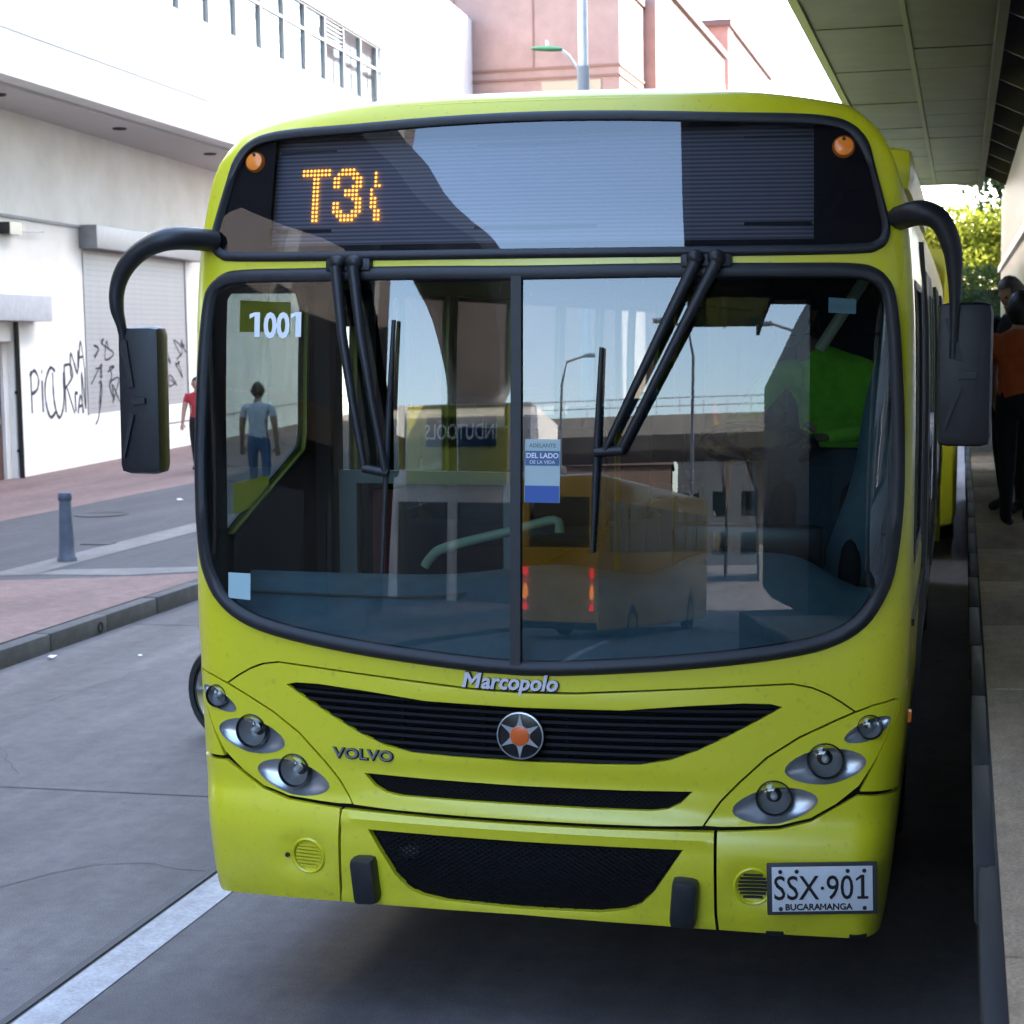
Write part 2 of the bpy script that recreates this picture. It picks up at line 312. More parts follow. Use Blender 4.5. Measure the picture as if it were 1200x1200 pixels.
# bollards
bprof_ = 0.62
bprof = [(.0, 0), (.17, 0), (.17, .03), (.145, .05), (.13, .2), (.105, .62), (.10, .64), (.115, .65), (.118, .70), (.105, .725), (.0001, .73)]
for i, (y, lb) in enumerate([(17.46, 'blue-grey tapered concrete bollard standing alone on the pavement edge')]):
    o = empty('bollard', (-9.19, y, .149)); tag(o, lb, 'bollard')
    MB().lathe([(r*bprof_, h) for r, h in bprof if h < .645], 20).build('post', BOLL, o, 40)
    MB().lathe([(r*bprof_, h) for r, h in ((.10, .638), (.116, .65), (.119, .70), (.106, .725), (.0001, .731))], 20).build('cap', BOLL, o, 40)
# ---------------------------------------------------------------- white shop building on the left
bl = empty('shop_building', (-15.767, 28.414, 0), R(6.01)); tag(bl, 'white stucco shop building with overhanging upper floor, roller shutter and graffiti', 'building')
def wl(name, m, *a, bev=0.): return box(name, m, bl, *a, bev=bev)
wl('wall', STUCCOD, -.35, 0, -14, -2.2, .1, 6.45); wl('wall', STUCCOD, -.35, 0, -2.2, -.12, 2.5, 6.45)
wl('wall', STUCCOD, -.35, 0, -.12, 3.25, .1, 6.45); wl('wall', STUCCOD, -.35, 0, 3.25, 9.45, .1, 1.1); wl('wall', STUCCOD, -.35, 0, 3.25, 9.45, 4.25, 6.45)
wl('wall', STUCCOD, -.35, 0, 9.45, 60, .1, 6.45)
box('back_wall', STUCCO, bl, -12, -11.7, -14, 44, .1, 6.4)
dr = wl('door', mat('brown_door', (.10, .045, .03), .5, noise=.2, nscale=20), -.22, -.16, -2.15, -.34, .15, 2.47)
MB().box(-.16, -.12, -.55, -.5, 1.1, 1.3).build('door_handle', STEEL, dr)
MB().box(-.16, -.10, -.34, -.12, .15, 2.5).build('door_jamb', STUCCOD, bl)
MB().tube([(.05, -.06, .15), (.05, -.06, 2.83)], .045, 10).build('downpipe', BLKG, bl, 40)
for z in (.6, 1.6): MB().box(0, .07, -.13, .01, z, z+.05).build('pipe_clip', BLKG, bl)
wl('door_canopy', mat('grey_render', (.42, .42, .43), .8, noise=.1), .001, .32, -2.5, .9, 2.84, 3.28, bev=.02)
wl('ledge', mat('ledge_grey', (.33, .33, .34), .8), .001, .05, -14, 3.1, 4.60, 4.645)
wl('shutter_box', SHUT, .001, .36, 3.12, 9.95, 4.22, 4.66, bev=.015)
shs = None
for i in range(31):
    if shs is None: shs = MB().prism([(-.06, 0), (-.045, .004), (-.03, .03), (-.032, .07), (-.05, .098), (-.06, .099)], 0, 6.2).build('shutter_slat', SHUT, bl, 50); s_ = shs; s_.rotation_euler = (0, 0, 0)
    else: s_ = inst(shs, bl)
    # prism runs along local x: turn it to run along the wall
    s_.rotation_euler = (0, 0, R(90)); s_.location = (-.06, 3.25, 1.1+i*.1016)
MB().box(-.12, -.101, 3.25, 9.45, 1.1, 4.25).build('shutter_back', VOID, bl)
wl('shutter_rail', SHUT, -.1, .02, 3.25, 3.33, 1.1, 4.22); wl('shutter_rail', SHUT, -.1, .02, 9.37, 9.45, 1.1, 4.22)
MB().tube([(.01, 6.8, .70), (.01, 30, .74)], .012, 6).build('wall_cable', BLK, bl)
MB().box(0, .2, -.5, .0, 4.3, 4.5).build('wall_lamp', BLKG, bl); MB().tube([(.1, 0, 4.36), (.1, 1.2, 4.42)], .012, 6).build('wall_lamp_arm', STEEL, bl)
# graffiti: sprayed strokes on the wall and the shutter
rg_ = random.Random(17)
def strokes(name, lines, x, wd=.026, parent=bl):
    m = MB()
    for ln in lines:
        P = cat_rom([(0, a, b) for a, b in ln], 4, closed=False) if len(ln) > 2 else [(0, *ln[0]), (0, *ln[1])]
        for a, b in zip(P[:-1], P[1:]):
            d = Vector((0, b[1]-a[1], b[2]-a[2]))
            if d.length < 1e-5: continue
            d.normalize(); wv_ = wd*rg_.uniform(.8, 1.35); nn = Vector((0, -d.z, d.y))*wv_; A = Vector((x, a[1], a[2]))-d*wd*.4; B = Vector((x, b[1], b[2]))+d*wd*.4
            m.add([A-nn, B-nn, B+nn, A+nn], [(0, 1, 2, 3)])
    return m.build(name, GRAF, parent, fix=False)
def glyph(g, u, z, w_, h): return [[(u+a*w_, z+b*h) for a, b in s] for s in g]
GL = {'P': [[(.1, 0), (.1, 1)], [(.0, .9), (.5, 1.02), (.9, .8), (.7, .55), (.1, .45)]], 'i': [[(.5, 0), (.5, .8)], [(.5, 1.), (.55, 1.08)]],
      'C': [[(.95, .95), (.6, 1.02), (.2, .7), (.2, .3), (.5, -.02), (.95, .1)]], 'U': [[(.05, 1), (.1, .35), (.45, -.02), (.85, .3), (.9, 1)]],
      'R': [[(.1, 0), (.1, 1)], [(.1, 1), (.7, 1), (.85, .75), (.1, .5)], [(.3, .5), (.95, -.05)]], 'A': [[(.0, 0), (.5, 1.1), (1, 0)], [(.2, .4), (.8, .45)]], 'N': [[(0, 0), (.1, 1), (.8, .1), (.95, 1.1)]], 'r': [[(.1, 0), (.1, .9), (.7, .9)]]}
L_ = []
for g, u, z, w_, h in [('P', .55, 1.25, .42, .72), ('i', .98, 1.25, .2, .68), ('C', 1.1, 1.15, .62, .85), ('U', 1.55, 1.12, .6, .8), ('R', 2.1, 1.2, .5, .85), ('N', 2.45, 1.85, .42, .42), ('A', 2.85, 2.0, .3, .45), ('r', 2.62, 1.2, .2, .35), ('A', 2.75, 1.15, .28, .3), ('N', 2.98, 1.15, .2, .75)]: L_ += glyph(GL[g], u, z, w_, h)
strokes('graffiti', L_, .004)
rnd = random.Random(3); L_ = []
for (u0, z0) in [(3.5, 2.35), (4.3, 2.3), (3.6, 1.85), (4.4, 1.8), (3.6, 1.45), (4.6, 1.5), (3.8, 1.15), (8.0, 2.2), (8.6, 2.25), (8.1, 1.6), (8.7, 1.9), (9.0, 2.45)]:
    P = [(u0+rnd.uniform(-.2, .5), z0+rnd.uniform(-.25, .25)) for _ in range(rnd.randint(4, 7))]
    L_.append(P)
strokes('graffiti', L_, .006, .018)
# overhanging upper storeys (its face stands at a slightly different angle)
UM = Matrix.Translation((-13.84, 24.81, 0)) @ Matrix.Rotation(R(3.49), 4, 'Z')
UL = bl.matrix_basis.inverted() if False else (Matrix.Translation((-15.767, 28.414, 0)) @ Matrix.Rotation(R(6.01), 4, 'Z')).inverted()
def up(name, m, *a, parent=bl, bev=0., smooth=None):
    b = MB().box(*a, bev=bev); b.v = [tuple((UL @ UM) @ Vector(v)) for v in b.v]; return b.build(name, m, parent, smooth)
up('upper_wall', STUCCO, -.4, 0, -16, 36, 6.45, 8.62); up('upper_wall', STUCCO, -.4, 0, -16, 36, 10.25, 13.0)
up('upper_wall', STUCCO, -.4, 0, 22.97, 36, 8.62, 10.25); up('upper_wall', STUCCO, -.4, 0, -16, -4, 8.62, 10.25)
up('end_wall', STUCCO, -14, -.4, 35.6, 36, 6.45, 13.0); up('roof', CONC, -14, -.4, -16, 35.6, 12.5, 12.7); up('back_wall', STUCCO, -14.3, -14, -16, 36, 6.45, 13)
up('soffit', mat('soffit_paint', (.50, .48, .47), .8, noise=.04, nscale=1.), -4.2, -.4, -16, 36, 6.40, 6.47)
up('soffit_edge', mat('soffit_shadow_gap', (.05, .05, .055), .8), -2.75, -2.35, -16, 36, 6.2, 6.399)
up('floor_line', mat('render_joint', (.60, .585, .57), .8), .001, .012, -16, 9, 7.14, 7.155)
for u in (1.78, 6.71, 11.6, 16.5): 
    b = MB().lathe([(.11, 6.37), (.13, 6.37), (.13, 6.41), (.0001, 6.41)], 14, c=(-.9, u, 0)); b.v = [tuple((UL @ UM) @ Vector(v)) for v in b.v]; b.build('downlight', mat('downlight', (.06, .055, .05), .5), bl)
up('pane_backing', mat('pane_backing_pale', (.72, .74, .74), .9), -.3, -.28, -4, 22.9, 8.62, 10.25)  # pale sheet added so the panes look bright, as if mirroring sky
wf = mat('window_frame', (.17, .175, .185), .6)
for z0, z1 in ((8.62, 8.68), (9.60, 9.66), (10.19, 10.25)): up('window_rail', wf, -.13, -.05, -4, 22.97, z0, z1)
for k in range(17):
    u = -3.9+k*1.652
    if u > 22.9: break
    up('mullion', wf, -.15, -.03, u, u+.07, 8.68, 10.19)
    u1 = min(u+1.652, 22.95)
    if k == 13: 
        for j in range(5): up('louvre_slat', wf, -.14, -.06, u+.08, u1-.01, 9.7+j*.1, 9.73+j*.1)
    else: up('pane', PALEG, -.105, -.095, u+.07, u1, 9.66, 10.19)
    up('pane', PALEG, -.105, -.095, u+.07, u1, 8.68, 9.60)
# ---------------------------------------------------------------- terracotta building beyond
rb_ = empty('terracotta_building', (-11, 60, 0)); tag(rb_, 'terracotta office block with stepped pilasters and dark copings beyond the white shop', 'building')
def rr(name, m, x0, x1, y0, y1, z0, z1): return box(name, m, rb_, x0+11, x1+11, y0-60, y1-60, z0, z1)
rr('front_block', BRICKR, -40, -10.98, 60, 64.8, 0, 13.9); rr('coping', COPING, -40.1, -10.9, 59.9, 64.79, 13.9, 14.15)
rr('string_course', mat('terracotta_dark', (.20, .10, .075), .85), -40, -10.93, 59.94, 64.7, 11.25, 11.33); rr('string_course', MATS['terracotta_dark'], -40, -10.93, 59.94, 64.7, 10.93, 11.0)
rr('cream_panel', mat('cream_render', (.36, .29, .2), .8), -13.6, -11.6, 59.96, 60.0, 8.6, 10.85)
for x in (-19.5, -16.6, -13.9): rr('panel_joint', MATS['terracotta_dark'], x, x+.05, 59.97, 60.0, 11.33, 13.9)
rr('pilaster', BRICKR, -12.5, -10.55, 64.8, 66, 0, 14.85)
sb = rr('side_block', BRICKR, -30, -10.56, 66, 84, 0, 14.8); rr('coping', COPING, -30, -10.4, 64.7, 84.2, 14.85, 15.1)
rr('tower_block', BRICKP2, -30, -13.2, 70, 86, 14.8, 22); rr('coping', COPING, -30, -13.0, 69.8, 86.2, 22, 22.3)
rr('rear_block', BRICKP2, -30, -11.8, 86, 90, 0, 16.2)
rr('pilaster', BRICKR, -12.4, -11.1, 90, 92, 0, 17.3); rr('rear_side_block', BRICKR, -30, -11.12, 92, 110, 0, 17.25); rr('coping', COPING, -30, -10.95, 89.8, 110.2, 17.3, 17.6)
ac = rr('air_conditioner', mat('ac_white', (.7, .7, .7), .5), -11.75, -11.0, 86.6, 87.6, 13.2, 14.2)
for y0 in (68.5, 73.5, 78.5):
    for z0 in (3.2, 7.0): rr('window', WING, -10.6, -10.54, y0, y0+2.6, z0, z0+1.7)
# ---------------------------------------------------------------- street lamp
sl = empty('street_lamp', (-7.32, 36, .15)); tag(sl, 'tall grey street lamp with green luminaire in front of the terracotta building', 'street lamp')
MB().tube([(0, 0, 0), (0, 0, 5), (0, 0, 11.5)], [.13, .11, .085], 12).build('pole', GALV, sl, 40)
MB().tube([(0, 0, 6.95), (0, 0, 7.6)], .125, 12).build('pole_collar', mat('grey_band', (.25, .26, .27), .6), sl, 40)
MB().tube([(-.1, 0, 7.55), (-.28, 0, 7.82), (-.42, 0, 7.93)], .025, 8).build('arm', GALV, sl, 40)
lum = MB().lathe([(.0001, 0), (.05, .02), (.09, .15), (.10, .45), (.07, .62), (.0001, .66)], 12, axis='x').build('luminaire', mat('green_luminaire', (.10, .30, .12), .5), sl, 40); lum.location = (-1.06, 0, 8.0); lum.rotation_euler = (0, R(4), 0); lum.scale = (1, 1, .55)
MB().tube([(-.72, 0, 8.04), (-.72, 0, 8.14)], .035, 8).build('photocell', WHITE, sl)
# ---------------------------------------------------------------- station platform, wall and canopy on the right
pf = struct(MB().box(.075, 4.6, -6, 27, -.02, 1.092).build('platform', mat('platform_block', (.06, .06, .06), .9, noise=.3, nscale=3)))
es = None
for i in range(26):
    y0 = -2+i*1.1
    if i == 0: es = MB().box(0, .052, .004, 1.096, -.16, 0, bev=.012).build('edge_stone', TAR, pf, 40); e = es
    else: e = inst(es, pf)
    e.location = (.045+random.uniform(-.006, .006), y0, 1.098+random.uniform(-.004, .002))
ps = None
for i in range(20):
    for j in range(2):
        if ps is None: ps = MB().box(0, 1.49, .004, 1.496, 0, .018, bev=.004).build('platform_slab', PLAT, pf, 40); e = ps
        else: e = inst(ps, pf)
        e.location = (.099+j*1.5, -3.6+i*1.5, 1.085+random.uniform(-.002, .002))
st = empty('bus_station', (.56, 20, 1.1)); tag(st, 'bus station with ribbed aluminium wall and dark panelled canopy over the platform edge', 'station')
def sp(name, m, x0, x1, y0, y1, z0, z1, bev=0.): return box(name, m, st, x0-.56, x1-.56, y0-20, y1-20, z0-1.1, z1-1.1, bev=bev)
wpn = None
for i in range(30):
    y0 = 13.4+i*.42
    if wpn is None: wpn = MB().prism([(0, 0), (-.05, .03), (-.05, .26), (0, .3), (0, .415), (.04, .415), (.04, 0)], 0, 3.1, axis='z').build('wall_panel', ALU, st, 30); e = wpn
    else: e = inst(wpn, st)
    e.location = (0, y0-20, .0)
sp('wall_rail', ALU, .47, .55, 13.4, 26, 3.2, 3.28); sp('wall_rail', ALU, .47, .55, 13.4, 26, 2.1, 2.16)
sp('rear_rail', ALU, 4.4, 4.46, -4, 27, 2.1, 2.16)
for y in (13.2, 7.2, 1.2): MB().tube([(1.0, y-20, 0), (1.0, y-20, 3.6)], .11, 14).build('column', GALV, st, 40)
cp = None
for i in range(29):
    for xa, xb in ((-.93, -.375), (-.335, .19)):
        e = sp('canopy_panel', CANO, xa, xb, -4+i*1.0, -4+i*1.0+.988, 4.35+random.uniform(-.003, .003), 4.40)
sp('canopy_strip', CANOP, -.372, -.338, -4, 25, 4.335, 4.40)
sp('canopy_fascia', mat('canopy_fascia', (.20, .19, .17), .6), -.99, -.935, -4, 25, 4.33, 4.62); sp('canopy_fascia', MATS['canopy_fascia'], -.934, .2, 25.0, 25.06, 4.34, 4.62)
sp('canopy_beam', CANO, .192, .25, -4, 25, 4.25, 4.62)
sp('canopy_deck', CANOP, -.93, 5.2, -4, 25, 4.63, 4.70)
br = None
for i in range(15):
    if br is None: br = MB().prism([(0, 0), (1.3, -.62), (1.3, .3), (0, .3)], -.02, .02, axis='y').build('canopy_bracket', CANOP, st); e = br
    else: e = inst(br, st)
    e.location = (.25-.56, 2.5+i*1.5-20, 4.32-1.1)

kd = mat('mirrored_block_dark', (.03, .035, .045), .5)
sp('dark_mirrored_block', kd, 1.12, 4.3, -12, -4.003, 1.1, 4.72); sp('mirrored_block_inset', BLKG, 1.5, 3.9, -4.002, -3.96, 2.0, 3.4)  # dark block added out of view so the windscreen's right side mirrors dark
# ---------------------------------------------------------------- trees and hedge down the street
def tree(name, label, x, y, h, rx, rz, nleaf, size, lm, seed, group=None, zc=None, trunk=.18):
    rnd = random.Random(seed); t = empty(name, (x, y, 0)); tag(t, label, 'tree', group)
    tk = MB(); zc = zc or h-rz
    tk.tube([(0, 0, 0), (.1, .05, h*.25), (-.05, .1, h*.55)], [trunk, trunk*.8, trunk*.5], 10)
    cl = []
    for k in range(9):
        a = rnd.uniform(0, 6.28); e = rnd.uniform(-.3, 1.); q = (math.cos(a)*rx*.62*math.cos(e), math.sin(a)*rx*.62*math.cos(e), zc+math.sin(e)*rz*.6); cl.append(q)
        tk.tube([(-.03, .08, h*.4), (q[0]*.4, q[1]*.4, (h*.45+q[2])/2), q], [trunk*.4, trunk*.25, .03], 6)
    tk.build('trunk', mat('bark', (.12, .09, .065), .9, noise=.3, nscale=6), t, 50)
    P = []
    for k in range(nleaf):
        q = cl[k % 9]; r = rnd.random()**.45*rx*.55; a = rnd.uniform(0, 6.28); b = math.asin(rnd.uniform(-1, 1))
        P.append((q[0]+r*math.cos(a)*math.cos(b), q[1]+r*math.sin(a)*math.cos(b), q[2]+r*math.sin(b)*rz/rx*.8))
    leaves(P, size, seed).build('crown', lm, t, fix=False); return t
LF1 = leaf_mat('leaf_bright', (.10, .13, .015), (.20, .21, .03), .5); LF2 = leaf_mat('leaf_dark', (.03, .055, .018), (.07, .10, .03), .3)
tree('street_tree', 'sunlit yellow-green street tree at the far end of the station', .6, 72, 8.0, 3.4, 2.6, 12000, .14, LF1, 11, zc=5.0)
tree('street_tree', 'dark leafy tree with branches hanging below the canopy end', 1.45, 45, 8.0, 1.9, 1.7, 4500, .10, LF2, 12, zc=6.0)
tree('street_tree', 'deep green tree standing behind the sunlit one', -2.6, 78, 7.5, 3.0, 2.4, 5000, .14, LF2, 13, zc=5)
hd = empty('hedge', (1.2, 56, 0)); tag(hd, 'dense dark green hedge below the trees beyond the station', 'hedge')
rnd = random.Random(5); leaves([(rnd.uniform(-4.5, 4.5), rnd.uniform(-.8, .8), rnd.random()**.7*4.3) for _ in range(8500)], .13, 6).build('foliage', LF2, hd, fix=False)
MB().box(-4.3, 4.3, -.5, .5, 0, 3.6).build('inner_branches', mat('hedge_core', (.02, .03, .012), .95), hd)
# ---------------------------------------------------------------- unseen block added on the right to shade the road
ob = empty('shade_block', (15, 14, 0)); tag(ob, 'tall plain block added out of view behind the station to shade the street', 'building')
wlc = mat('shade_block_render', (.45, .43, .40), .8, noise=.08, nscale=.5)
box('wall', wlc, ob, -5, 7, -40, 52, 0, 32)
box('roof', CONC, ob, -5.3, 7.3, -40.3, 52.3, 32, 32.5)
wn = None
for r_ in range(9):
    for k in range(20):
        if wn is None: wn = MB().box(-.06, .02, 0, 2.6, 0, 1.6).build('window', WING, ob); e = wn
        else: e = inst(wn, ob)
        e.location = (-5.02, -39+k*4.0, 2.5+r_*3.3)
# ---------------------------------------------------------------- behind the photographer: what the windscreen mirrors
fo = empty('flyover', (0, -58, 0)); tag(fo, 'concrete flyover crossing the street behind the photographer, mirrored in the windscreen', 'bridge')
fm = MB(); fm.prism([(-5, 7.0), (-4.4, 6.2), (4.4, 6.2), (5, 7.0), (5, 8.1), (4.7, 8.1), (4.7, 7.5), (-4.7, 7.5), (-4.7, 8.1), (-5, 8.1)], -70, 60, axis='x')
fm.v = [(v[0], v[1], v[2]+(v[0]+70)*.012) for v in fm.v]; fm.build('deck', FLYC, fo)
for x in (-56, -36, -17, 6, 26, 46):
    MB().prism([(x-.8, 0), (x+.8, 0), (x+1.0, 5), (x+2.4, 6.5+(x+70)*.012), (x-2.4, 6.5+(x+70)*.012), (x-1.0, 5)], -1.2, 1.2, axis='y').build('pier', FLYC, fo)
m = MB()
for s in (4.85,):
    for z in (8.6, 9.05): m.tube([(-70, s, z), (60, s, z+1.56)], .04, 5)
    for k in range(66): x = -70+k*2; m.box(x-.03, x+.03, s-.03, s+.03, 8.1+(x+70)*.012, 9.1+(x+70)*.012)
m.build('railing', GALV, fo)
ra = empty('access_ramp', (-12, -12, 0)); tag(ra, 'curved concrete flyover ramp on round piers behind the photographer', 'bridge')
P = [(-13, 23, 9.6), (-5, 21.5, 9.6), (-.6, 17, 9.6), (1.2, 8, 9.6), (1.5, -2, 9.6), (.2, -12, 9.6), (-4, -28, 9.3), (-10, -45, 8.9)]
P = cat_rom(P, 5, closed=False); m = MB()
sec = [(-2.4, .0), (-1.5, -.7), (1.5, -.7), (2.4, .0), (2.4, .9), (2.2, .9), (2.2, .1), (-2.2, .1), (-2.2, .9), (-2.4, .9)]
for i, p in enumerate(P):
    a = Vector(P[min(i+1, len(P)-1)])-Vector(P[max(i-1, 0)]); a.z = 0; a.normalize(); n_ = Vector((a.y, -a.x, 0))
    for s, z in sec: m.v.append(tuple(Vector(p)+n_*s+Vector((0, 0, z))))
ns = len(sec)
for i in range(len(P)-1):
    for k in range(ns): k2 = (k+1) % ns; m.f.append((i*ns+k, i*ns+k2, (i+1)*ns+k2, (i+1)*ns+k)); m.mi.append(0)
m.build('deck', FLYC, ra)
for (a, b) in [((.6, 12, 0), (.6, 12, 9.2)), ((1.4, 2, 0), (1.4, 2, 9.2))]: MB().tube([a, b], .55, 14).build('pier', FLYC, ra, 40)
def lampost(label, x, y, h, side):
    l = empty('street_lamp', (x, y, 0)); tag(l, label, 'street lamp', 'street lamps behind the photographer')
    MB().tube([(0, 0, 0), (0, 0, h*.9), (side*.3, 0, h), (side*1.6, 0, h+.25)], [.11, .08, .06, .045], 8).build('pole', GALV, l, 40)
    MB().box(min(side*1.5, side*2.2), max(side*1.5, side*2.2), -.13, .13, h+.17, h+.32, bev=.05).build('luminaire', GALV, l, 40)
lampost('street lamp by the near lane behind the photographer', -.9, -30, 9.2, -1); lampost('street lamp on the left pavement behind the photographer', -9.5, -38, 9.5, 1); lampost('street lamp beyond the station end behind the photographer', 5.2, -34, 9.8, -1)
for i, (x, y, h, lb) in enumerate([(2.6, -66, 10.6, 'green tree beyond the flyover on the station side'), (7.5, -68, 10.2, 'green tree beyond the flyover near the added shade block'), (-24, -60, 10, 'green tree beyond the flyover on the shop side')]):
    tree('street_tree', lb, x, y, h, 2.2, 1.8, 2500, .2, LF2, 30+i, zc=h-1.8)
# shop row on the left behind the photographer, sunlit
sh = empty('corner_shop', (-16, -12, 0)); tag(sh, 'tall corner building with pilasters on the left pavement behind the photographer', 'building')
box('wall', mat('corner_render', (.085, .072, .068), .8, noise=.25, nscale=.6), sh, -10, 0, -12, 20, .1, 24)
for k in range(4): box('shop_front', mat('shop_dark', (.05, .06, .07), .4), sh, -.3+.301, .04, -11+k*7, -6+k*7, .15, 3.0)
for k in range(4): box('pilaster', FLYC, sh, .001, .35, -10+k*8, -9+k*8, 5.2, 24)
box('brown_awning', mat('brown_awning', (.22, .12, .05), .8), sh, .001, 1.6, -11, 3, 4.0, 4.9)
ts = empty('tool_shop', (-19, -40, 0)); tag(ts, 'tool shop with a lime sign board facing up the street behind the photographer', 'building')
box('wall', STUCCO, ts, -9, 7, -10, 0, 0, 8.1); box('sign_board', mat('lime_board', (.45, .44, .05), .5), ts, -2.5, 5.2, .001, .2, 4.6, 8.0)
box('sign_plate', GRILL, ts, -.9, 4.5, .201, .24, 6.1, 7.5)
v, f_ = text_mesh('INDUTOOLS', 1.0, bold=.012); MB().add([(1.8-p_[0], .246, 6.45+p_[1]) for p_ in v], f_).build('lettering', WHITE, ts, fix=False)
for k in range(3): box('shop_front', mat('shop_dark2', (.10, .10, .11), .4), ts, -8+k*4.8, -4+k*4.8, .001, .05, .15, 3.8)
rbk = empty('red_shop', (-17, -62, 0)); tag(rbk, 'red painted shop house beyond the corner shop behind the photographer', 'building')
box('wall', mat('red_wall', (.20, .10, .085), .8), rbk, -10, 0, -8, 8, 0, 7.5); box('window', WING, rbk, .001, .06, -5, 5, 3.5, 5.5); box('roof', COPING, rbk, -10.3, .3, -8.3, 8.3, 7.5, 7.8)
for i, (x, w2, h, c, lb) in enumerate([(-34, 13, 11, (.08, .08, .075), 'added dark low block hiding the bright horizon beyond the flyover behind the photographer'), (-12, 8, 9.5, (.10, .065, .05), 'added brown low block hiding the bright horizon beyond the flyover behind the photographer'), (6, 9, 10.2, (.05, .055, .06), 'added grey low block hiding the bright horizon beyond the flyover behind the photographer'), (30, 14, 12, (.07, .062, .055), 'added tan low block hiding the bright horizon beyond the flyover behind the photographer')]):
    lo = empty('horizon_blocker', (x, -100, 0)); tag(lo, lb, 'building')  # dark blocks added behind the camera to cover the bright mirrored horizon
    box('wall', mat('low_wall%d' % i, c, .85, noise=.1, nscale=.5), lo, -w2, w2, -8, 0, 0, h); box('roof', COPING, lo, -w2-.3, w2+.3, -8.3, .3, h, h+.3)
    for k in range(4):
        for z_ in (1.2, 5.0): box('window', WING, lo, -w2+1+k*(w2*2-1)/4, -w2+1+k*(w2*2-1)/4+2.2, .001, .06, z_, z_+2.2)
# yellow bus pulling out ahead
yb = empty('yellow_bus', (-4.6, -11.5, 0), R(197)); tag(yb, 'ochre yellow bus pulling away ahead, seen mirrored in the windscreen', 'bus')
YP = mat('ochre_paint', (.78, .42, .035), .35, coat=.4)
m = MB(); m.box(-1.25, 1.25, 0, 11, .35, 3.1, bev=.14); m.build('body', YP, yb, 40)
box('rear_window', WING, yb, -.95, .95, -.012, .1, 1.75, 2.7)
for s in (-1, 1):
    for k in range(7): box('side_window', BLKG, yb, *(sorted((s*1.2, s*1.262))), .8+k*1.42, 2.1+k*1.42, 1.65, 2.65)
    for z, c in ((.95, (.8, .02, .01)), (1.12, (.8, .25, .02)), (1.28, (.8, .02, .01))):
        tl = MB().lathe([(.0001, -.05), (.05, -.05), (.06, -.02), (.06, .02)], 12, axis='y').build('tail_light', mat('tail_red' if c[1] < .1 else 'tail_amber', c, .3, emit=c, estr=.6), yb, 40); tl.location = (s*1.05, 0, z)
    for y in (2.6, 8.6):
        wh = MB().lathe([(.3, -.13), (.46, -.13), (.49, -.08), (.49, .08), (.46, .13), (.3, .13)], 20, axis='x').build('wheel', TYRE, yb, 40); wh.location = (s*1.12, y, .49)
box('bumper', BLK, yb, -1.2, 1.2, -.06, .05, .38, .62, bev=.02)

# second bus queued close behind the first
qb = empty('queued_bus', (-1.30, 19.6, 0)); tag(qb, 'second lime bus queued close behind the first, almost wholly hidden', 'bus')
MB().box(-1.25, 1.25, 0, 10.5, .35, 3.15, bev=.16).build('body', LIME, qb, 40); MB().box(-1.12, 1.12, -.012, .2, 1.25, 2.6, bev=.1).build('windscreen', BLKG, qb, 40); MB().box(-1.1, 1.1, -.014, .2, 2.72, 3.0, bev=.06).build('sign', BLKG, qb, 40)
for s in (-1, 1):
    box('side_window', BLKG, qb, *(sorted((s*1.2, s*1.258))), .6, 9.8, 1.5, 2.6); MB().lathe([(.0001, -.03), (.08, -.02), (.09, .02)], 16, c=(s*.95, 0, .85), axis='y').build('headlight', SILV, qb, 40)
    for y in (2.5, 8): MB().lathe([(.0001, -.13), (.46, -.13), (.49, -.08), (.49, .08), (.46, .13), (.0001, .13)], 20, c=(s*1.08, y, .49), axis='x').build('wheel', TYRE, qb, 40)
# ---------------------------------------------------------------- the bus: its skin is a surface s (along the plan outline) x z (height)
HW=1.30; X0=1.15; K=0.062; PH0=math.atan(2*K*X0); RC=(HW-X0)/(1-math.sin(PH0)); Y0=K*X0*X0
SC=X0+RC*(math.pi/2-PH0)
def plan(s):
    a=abs(s); sg=1 if s>=0 else -1
    if a<=X0: ph=math.atan(2*K*a); x=a; y=K*a*a
    elif a<=SC:
        ph=PH0+(a-X0)/RC; x=X0+RC*(math.sin(ph)-math.sin(PH0)); y=Y0+RC*(math.cos(PH0)-math.cos(ph))
    else: ph=math.pi/2; x=HW; y=Y0+RC*math.cos(PH0)+(a-SC)
    return sg*x,y,sg*math.sin(ph),-math.cos(ph)
def herm(kn,z):
    if z<=kn[0][0]: return kn[0][1]
    if z>=kn[-1][0]:
        (a,b),(c,d)=kn[-2],kn[-1]; return d+(d-b)/(c-a)*(z-c)
    for i in range(len(kn)-1):
        if z<=kn[i+1][0]: break
    def sl(j):
        if j==0: return (kn[1][1]-kn[0][1])/(kn[1][0]-kn[0][0])
        if j==len(kn)-1: return (kn[-1][1]-kn[-2][1])/(kn[-1][0]-kn[-2][0])
        l=(kn[j][1]-kn[j-1][1])/(kn[j][0]-kn[j-1][0]); r=(kn[j+1][1]-kn[j][1])/(kn[j+1][0]-kn[j][0])
        return 0 if l*r<=0 else 2*l*r/(l+r)
    h=kn[i+1][0]-kn[i][0]; t=(z-kn[i][0])/h; m0=sl(i)*h; m1=sl(i+1)*h
    return (2*t**3-3*t*t+1)*kn[i][1]+(t**3-2*t*t+t)*m0+(-2*t**3+3*t*t)*kn[i+1][1]+(t**3-t*t)*m1
GF=[(.28,.06),(.36,.0),(.48,-.03),(.62,-.04),(.72,-.025),(.78,.0),(1.0,.0),(1.25,.0),(1.6,.016),(2.0,.042),(2.4,.075),(2.72,.108),(3.0,.155),(3.3,.215)]
